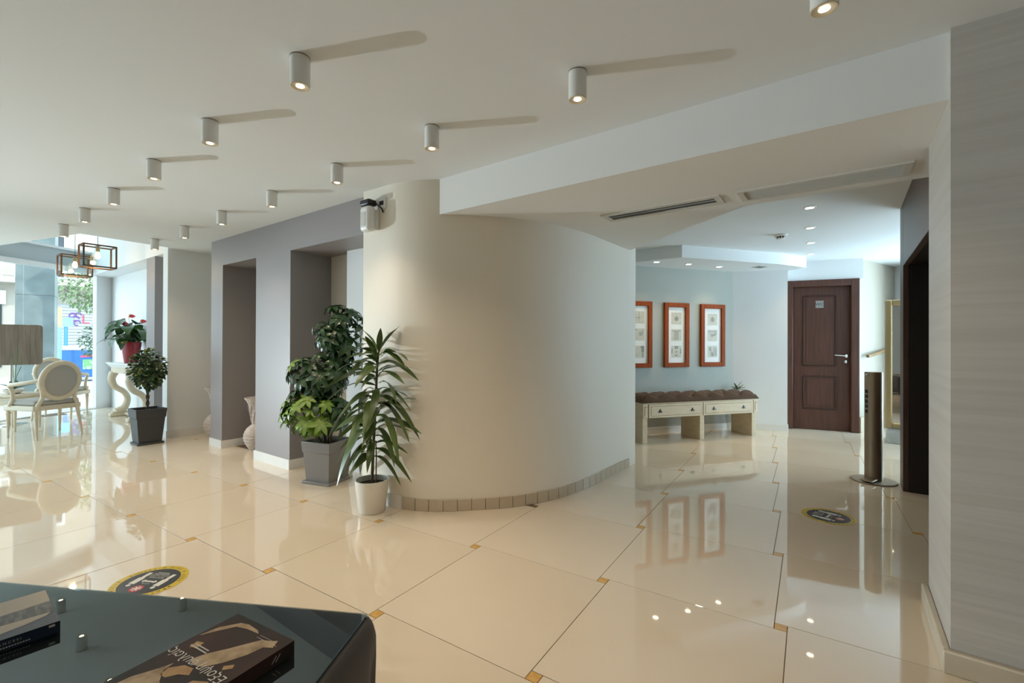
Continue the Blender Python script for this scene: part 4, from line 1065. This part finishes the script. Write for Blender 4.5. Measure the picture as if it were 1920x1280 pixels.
# ================================================================== ENTRANCE FURNITURE
def make_chair(loc, rotz, label):
    t = thing('medallion_armchair', label, 'armchair', loc, rotz, 'cream oval-back armchairs by the window')
    def trap(wf, wb, yf, yb, r=0.04): return [(-wf, yf), (-wf+0.05, yf+0.02), (wf-0.05, yf+0.02), (wf, yf), (wb, yb), (-wb, yb)]
    mb = MB(); mb.prism(trap(0.30, 0.25, 0.27, -0.24), 0.36, 0.425); obj('seat_rail', mb, M['cream'], t, bevel=0.010)
    mb = MB(); mb.prism(trap(0.285, 0.235, 0.255, -0.235), 0.425, 0.49); obj('seat_cushion', mb, M['linen'], t, bevel=0.026, seg=4)
    for sx in (-1, 1):
        mb = MB(); mb.lathe([(0.012, 0), (0.016, 0.03), (0.013, 0.04), (0.021, 0.30), (0.027, 0.325), (0.020, 0.335), (0.027, 0.36), (0.027, 0.37)], 16, c=(sx*0.265, 0.235, 0)); obj('leg', mb, M['cream'], t, smooth=45)
        mb = MB(); mb.tube([(sx*0.235, -0.29, 0), (sx*0.225, -0.255, 0.2), (sx*0.215, -0.225, 0.37)], [0.013, 0.018, 0.024], 12); obj('leg', mb, M['cream'], t, smooth=45)
    cy, cz = -0.285, 0.735; rx, rz_ = 0.195, 0.232; tl_ = R(10)
    def E(g, k=1.0, dy=0.0):
        x = rx*k*math.cos(g); z = rz_*k*math.sin(g)
        return (x, cy - z*math.sin(tl_) + dy, cz + z*math.cos(tl_))
    pts = [E(2*PI*k/36) for k in range(37)]
    mb = MB(); mb.tube(pts, 0.034, 10, caps=False); br = obj('backrest', mb, M['cream'], t, smooth=60)
    rings = [[E(2*PI*k/36, s_, dy) for k in range(36)] for s_, dy in ((0.55, -0.030), (0.85, -0.024), (0.93, -0.010), (0.93, 0.012), (0.85, 0.030), (0.5, 0.040))]
    mb = MB(); loft(mb, [list(reversed(r_)) for r_ in rings]); obj('back_pad', mb, M['linen'], br, smooth=60)
    for sx in (-1, 1):
        mb = MB(); mb.tube([(sx*0.215, -0.225, 0.36), (sx*0.20, -0.24, 0.44), (sx*0.165, -0.255, 0.52), (sx*0.175, -0.265, 0.60)], [0.026, 0.024, 0.022, 0.022], 10); obj('back_post', mb, M['cream'], t, smooth=60)
        mb = MB(); mb.tube([(sx*0.205, -0.275, 0.75), (sx*0.265, -0.16, 0.725), (sx*0.30, 0.0, 0.70), (sx*0.305, 0.10, 0.69), (sx*0.30, 0.135, 0.675), (sx*0.285, 0.11, 0.60), (sx*0.275, 0.12, 0.50), (sx*0.282, 0.17, 0.42)], [0.018, 0.022, 0.026, 0.028, 0.026, 0.022, 0.022, 0.026], 10)
        obj('arm', mb, M['cream'], t, smooth=60)
    return t
make_chair((-6.14, 6.07, 0), R(72), 'nearer cream oval-back armchair seen from behind')
make_chair((-7.40, 7.54, 0), R(25), 'farther cream oval-back armchair half hidden behind the nearer one')
t = thing('side_table', 'low cream side table with slatted drawers holding the orchid', 'side table', (-6.98, 6.45, 0), R(5))
mb = MB(); mb.box(-0.25, 0.25, -0.25, 0.25, 0.48, 0.51); obj('table_top', mb, M['cream'], t, bevel=0.008)
mb = MB(); mb.box(-0.21, 0.21, -0.21, 0.21, 0.36, 0.48); obj('apron', mb, M['cream'], t, bevel=0.004)
for z in (0.375, 0.415, 0.455):
    mb = MB(); mb.box(-0.18, 0.18, -0.216, -0.21, z-0.012, z+0.012); obj('drawer_front', mb, M['cream'], t, bevel=0.002)
for sx in (-1, 1):
    for sy in (-1, 1):
        mb = MB(); mb.lathe([(0.012, 0), (0.022, 0.36)], 12, c=(sx*0.18, sy*0.18, 0)); obj('leg', mb, M['cream'], t, smooth=45)
t = thing('orchid_plant', 'orchid without blooms in a shallow white bowl on the side table', 'plant', (-6.95, 6.42, 0.51))
mb = MB(); mb.lathe([(0.0, 0), (0.05, 0), (0.10, 0.03), (0.115, 0.065), (0.107, 0.065), (0.09, 0.04), (0.0, 0.035)], 28); obj('bowl', mb, M['potwhite'], t, smooth=45)
for az, L_, dr, el in ((0.75, 0.30, 0.30, 0.35), (2.2, 0.22, 0.3, 0.9), (3.6, 0.20, 0.35, 0.7), (0.2, 0.20, 0.35, 0.5), (2.8, 0.16, 0.3, 1.6)):
    vs, fs = leaf_geo(L_, 0.032, dr, 0.3, 8); mb = MB(); mb.add(vs, fs); o = obj('leaf', mb.mesh('leaf', M['leaf'], 60), None, t); place(o, Vector((0, 0, 0.06)), Vector((math.cos(az), math.sin(az), el + 0.1)))
for (x, y), z in (((0.02, 0.0), 0.62), ((-0.015, 0.01), 0.55), ((0.05, -0.01), 0.38)):
    mb = MB(); mb.tube([(x*0.3, y, 0.04), (x, y, 0.25), (x*2.2, y, z)], 0.004, 6); obj('stake', mb, M['gstem'], t)

# wood-faced panel on a metal stand
t = thing('display_panel', 'square wood-faced panel with rounded corners on a metal stand by the glass', 'display stand', (-7.40, 6.80, 0), R(46))
pts = rr(-0.325, 0.325, -0.30, 0.30, 0.05, 6)
mb = MB(); mb.prism(pts, -0.012, 0.012, Matrix.Translation((0, 0, 1.19)) @ Matrix.Rotation(PI/2, 4, 'X')); pn = obj('panel', mb, M['boardwood'], t, bevel=0.003)
for k in range(1, 5):
    x = -0.325 + 0.13*k; mb = MB(); mb.box(x-0.0015, x+0.0015, -0.0128, -0.0120, 0.895, 1.485); obj('board_joint', mb, M['stem'], pn)
mb = MB(); mb.cyl((0, 0.03, 0.02), (0, 0.03, 1.25), 0.018, seg=14); obj('pole', mb, M['chrome'], t, smooth=40)
mb = MB(); mb.lathe([(0.18, 0), (0.18, 0.012), (0.02, 0.03)], 32, c=(0, 0.03, 0)); obj('base', mb, M['chrome'], t, smooth=40)

# console table
con = thing('console_table', 'white carved console table with scrolled legs under the red pot', 'console table', RW(-9.97, 2.595), ALPHA)
CW, CD, CH = 1.12, 0.35, 0.90
mb = MB(); mb.box(-0.02, CW+0.02, -CD-0.02, 0.0, CH-0.03, CH); obj('table_top', mb, M['skirt'], con, bevel=0.008)
mb = MB(); mb.box(0.0, CW, -CD, 0, CH-0.055, CH-0.03); mb.box(0.02, CW-0.02, -CD+0.02, 0, CH-0.08, CH-0.055); obj('cornice', mb, M['skirt'], con, bevel=0.006)
mb = MB(); mb.box(0.035, CW-0.035, -CD+0.035, -0.01, CH-0.17, CH-0.08); obj('apron', mb, M['cream'], con, bevel=0.004)
for x in (0.10, CW-0.10):
    mb = MB(); pts = catmull([(x, -CD+0.06, CH-0.17), (x, -CD+0.03, CH-0.27), (x, -CD+0.07, CH-0.40), (x, -CD+0.19, CH-0.50), (x, -CD+0.24, CH-0.62), (x, -CD+0.20, 0.14), (x, -CD+0.10, 0.075)], 5)
    mb.tube(pts, [0.066 - 0.022*abs(math.sin(PI*k/(len(pts)-1))) for k in range(len(pts))], 12); lg = obj('scroll_leg', mb, M['cream'], con, smooth=60)
    mb = MB(); mb.box(x-0.07, x+0.07, -CD+0.0, -0.02, 0, 0.05); obj('plinth', mb, M['cream'], con, bevel=0.010)
    mb = MB(); mb.box(x-0.05, x+0.05, -CD+0.03, -0.04, 0.05, 0.08); obj('plinth_step', mb, M['cream'], con, bevel=0.008)
mb = MB(); mb.box(0.10, CW-0.10, -0.17, -0.11, 0.02, 0.055); obj('stretcher', mb, M['cream'], con, bevel=0.006)

# ================================================================== STREET
mb = MB(); mb.box(-60, -7.6, -40, 60, -0.30, -0.06); gr = struct('ground', mb, M['pave'])
mb = MB(); mb.prism([FA + FN*0.0 - FD*2, FB + FD*4, FB + FD*4 - FN*3.2, FA - FD*2 - FN*3.2], -0.06, -0.015); struct('pavement', mb, M['pave'])
t = thing('street_column', 'grey-blue marble clad column standing outside the glass front', 'column', (-9.42, 9.12, -0.015), R(40))
for z0, z1 in ((0, 0.9), (0.905, 2.15), (2.155, 3.4), (3.405, 5.2)):
    mb = MB(); mb.box(-0.27, 0.27, -0.27, 0.27, z0, z1); obj('marble_panel', mb, M['colmarble'], t, bevel=0.004)
# building across the road
ba, bb = Vector((-24.5, 10.5, 0)), Vector((-11.5, 24.5, 0))
bd = (bb-ba).normalized(); bn = Vector((bd.y, -bd.x, 0))
if bn.dot(Vector((1, -1, 0))) < 0: bn = -bn
bld = thing('street_building', 'pale stucco building with shutters and graffiti across the street', 'building', ba, math.atan2(bd.y, bd.x))
BLW = (bb-ba).length
mb = MB(); mb.box(0, BLW, 0, 6, -0.06, 9.5); obj('wall', mb, M['stucco'], bld)
mb = MB(); mb.box(-0.1, BLW+0.1, -0.9, 0, 3.35, 3.55); obj('balcony_slab', mb, M['stucco'], bld)
for k in range(int(BLW/0.16)): pass
mb = MB(); mb.box(0, BLW, -0.88, -0.84, 4.35, 4.42); mb.box(0, BLW, -0.88, -0.84, 3.62, 3.66)
for k in range(60): mb.box(k*BLW/60, k*BLW/60+0.025, -0.87, -0.85, 3.55, 4.4)
obj('balcony_railing', mb, M['alu'], bld)
for x in (1.5, 5.2, 9.0, 13.0, 16.6):
    mb = MB(); mb.box(x, x+1.3, -0.03, 0, 3.6, 5.9); w_ = obj('window', mb, M['alu'], bld); mb = MB(); mb.box(x+0.08, x+0.62, -0.04, -0.03, 3.7, 5.8); obj('pane', mb, M['darkglass'], w_); mb = MB(); mb.box(x+0.68, x+1.22, -0.04, -0.03, 3.7, 5.8); obj('pane', mb, M['darkglass'], w_)
for x0, x1 in ((1.0, 4.4), (9.2, 12.6), (13.2, 17.6)):
    mb = MB(); mb.box(x0, x1, -0.02, 0, 0, 2.7); sh = obj('roller_shutter', mb, M['shutter'], bld)
    for k in range(22):
        z = 0.06 + k*0.12; mb = MB(); mb.box(x0, x1, -0.045, -0.02, z, z+0.095); obj('slat', mb, M['shutter'], sh)
mb = MB(); mb.box(5.0, 8.6, -0.04, 0, 0.3, 2.6); obj('shop_window', mb, M['darkglass'], bld)
mb = MB(); mb.box(4.9, 8.7, -0.10, 0, 2.6, 3.1); obj('shop_fascia', mb, M['alu'], bld)
# graffiti on the shutter
def ray_building(px, py):
    X, Y = px-960, py-640; cr, sr = math.cos(0.0037), math.sin(0.0037)
    d = Vector(((X*cr+Y*sr)/862.35, 1, -(-X*sr+Y*cr)/862.35 + 0.0038)); o = Vector((0, 0, 1.24))
    tt = (ba - o).dot(bn)/d.dot(bn); p = o + d*tt
    return (p-ba).dot(bd), p.z
gx, gz = ray_building(152, 599); hx, hz = ray_building(141, 597)
gs = obj('graffiti', MB(), M['pink'], bld) if False else None
mb = MB(); text(mb, 'L E', 0.50, Matrix.Translation((gx, -0.06, gz)) @ Matrix.Rotation(PI/2, 4, 'X'), align='LEFT'); obj('graffiti_letters', mb, M['pink'], bld)
mb = MB()
for cx, cz, r_ in ((-0.25, 0.18, 0.16), (0.0, 0.22, 0.15), (-0.12, -0.02, 0.17), (-0.45, -0.2, 0.18), (-0.05, -0.28, 0.16)):
    mb.tube([(hx+0.08+(cx+r_*math.cos(g))*0.62, -0.06, hz+(cz+r_*math.sin(g))*0.62) for g in [k*0.5 for k in range(11)]], 0.022, 5)
obj('graffiti_scribble', mb, M['purple'], bld)
# blue bin
def at(px, y, z=0): return Vector(((px-960)/862.35*y, y, z))
bp = at(165, 15.4, -0.06)
t = thing('wheeled_bin', 'large blue wheeled street bin with pale lid and green graffiti', 'bin', bp, R(28))
mb = MB(); vs = [(-0.55,-0.42,0.14),(0.55,-0.42,0.14),(0.55,0.42,0.14),(-0.55,0.42,0.14),(-0.68,-0.5,1.02),(0.68,-0.5,1.02),(0.68,0.5,1.02),(-0.68,0.5,1.02)]
mb.add(vs, [(3,2,1,0),(4,5,6,7),(0,1,5,4),(1,2,6,5),(2,3,7,6),(3,0,4,7)]); obj('tub', mb, M['binblue'], t, bevel=0.03)
mb = MB(); mb.box(-0.72, 0.72, -0.54, 0.54, 1.02, 1.16); obj('lid', mb, M['binlid'], t, bevel=0.05, seg=3)
for sx in (-1, 1):
    for sy in (-1, 1):
        mb = MB(); mb.cyl((sx*0.45-0.03, sy*0.33, 0.08), (sx*0.45+0.03, sy*0.33, 0.08), 0.08, seg=14); obj('wheel', mb, M['black'], t, smooth=40)
mb = MB(); mb.add([(0.0,-0.462,0.40),(0.56,-0.462,0.40),(0.60,-0.492,0.72),(0.0,-0.492,0.72)], [(0,1,2,3)]); obj('graffiti_patch', mb, M['green'], t)
mb = MB(); mb.add([(-0.05,-0.497,0.78),(0.62,-0.497,0.86),(0.62,-0.50,0.93),(-0.05,-0.50,0.85)], [(0,1,2,3)]); obj('red_stripe', mb, M['pink'], t)
mb = MB()
for k in range(4): mb.box(-0.66+k*0.03, -0.62+k*0.03, -0.505+0.012*k*0, -0.500, 0.55+k*0.10, 0.62+k*0.10)
obj('reflector_marks', mb, M['whvinyl'], t)
# posts
t = thing('street_post', 'light blue street post with an orange band near the bin', 'post', at(112, 14.2, -0.06))
mb = MB(); mb.cyl((0,0,0), (0,0,1.75), 0.05, seg=12); obj('pole', mb, M['lblue'], t, smooth=40)
mb = MB(); mb.cyl((0,0,1.75), (0,0,2.35), 0.05, seg=12); obj('orange_band', mb, M['orange'], t, smooth=40)
t = thing('street_sign_post', 'dark blue street post carrying a small square sign', 'sign post', at(123.5, 17.2, -0.06), R(40))
mb = MB(); mb.cyl((0,0,0), (0,0,2.1), 0.055, seg=12); obj('pole', mb, M['bluepaint'], t, smooth=40)
mb = MB(); mb.box(-0.16, 0.20, -0.075, -0.055, 1.85, 2.2); obj('sign', mb, M['lblue'], t)
# tree and shrub
tp = at(160, 12.6, -0.06)
t = thing('street_tree', 'leafy street tree with branches overhanging the pavement', 'tree', tp)
mb = MB(); mb.tube([(0.75, 0.6, 0), (0.72, 0.55, 1.4), (0.5, 0.4, 2.4), (0.2, 0.1, 3.0)], [0.11, 0.09, 0.06, 0.03], 10); mb.tube([(0.6, 0.5, 1.9), (0.0, 0.1, 2.5), (-0.5, -0.1, 2.7)], [0.05, 0.03, 0.015], 8); mb.tube([(0.6, 0.5, 2.1), (0.9, 0.5, 2.8), (1.1, 0.4, 3.3)], [0.05, 0.03, 0.015], 8); obj('trunk', mb, M['stem'], t, smooth=60)
mb = cloud(900, ball((0.15, 0.1, 2.75), (0.85, 0.7, 0.62), 0.2), 0.13, 0.028, 0.6); obj('foliage', mb, M['treeleaf'], t, kind='stuff')
sp = at(163, 13.6, -0.06)
t = thing('street_shrub', 'dense dark green shrub in front of the graffiti wall', 'shrub', sp)
mb = MB(); mb.lathe([(0.0, 0), (0.22, 0), (0.28, 0.75), (0.26, 0.75), (0.0, 0.7)], 20, c=(0.35, 0.3, 0)); obj('planter', mb, M['pave'], t)
mb = MB(); mb.tube([(0.35, 0.3, 0.7), (0.25, 0.2, 1.2)], [0.03, 0.015], 6); obj('stem', mb, M['stem'], t)
obj('foliage', cloud(650, ball((0.2, 0.2, 1.32), (0.50, 0.45, 0.52), 0.2), 0.10, 0.03), M['shrub'], t, kind='stuff')
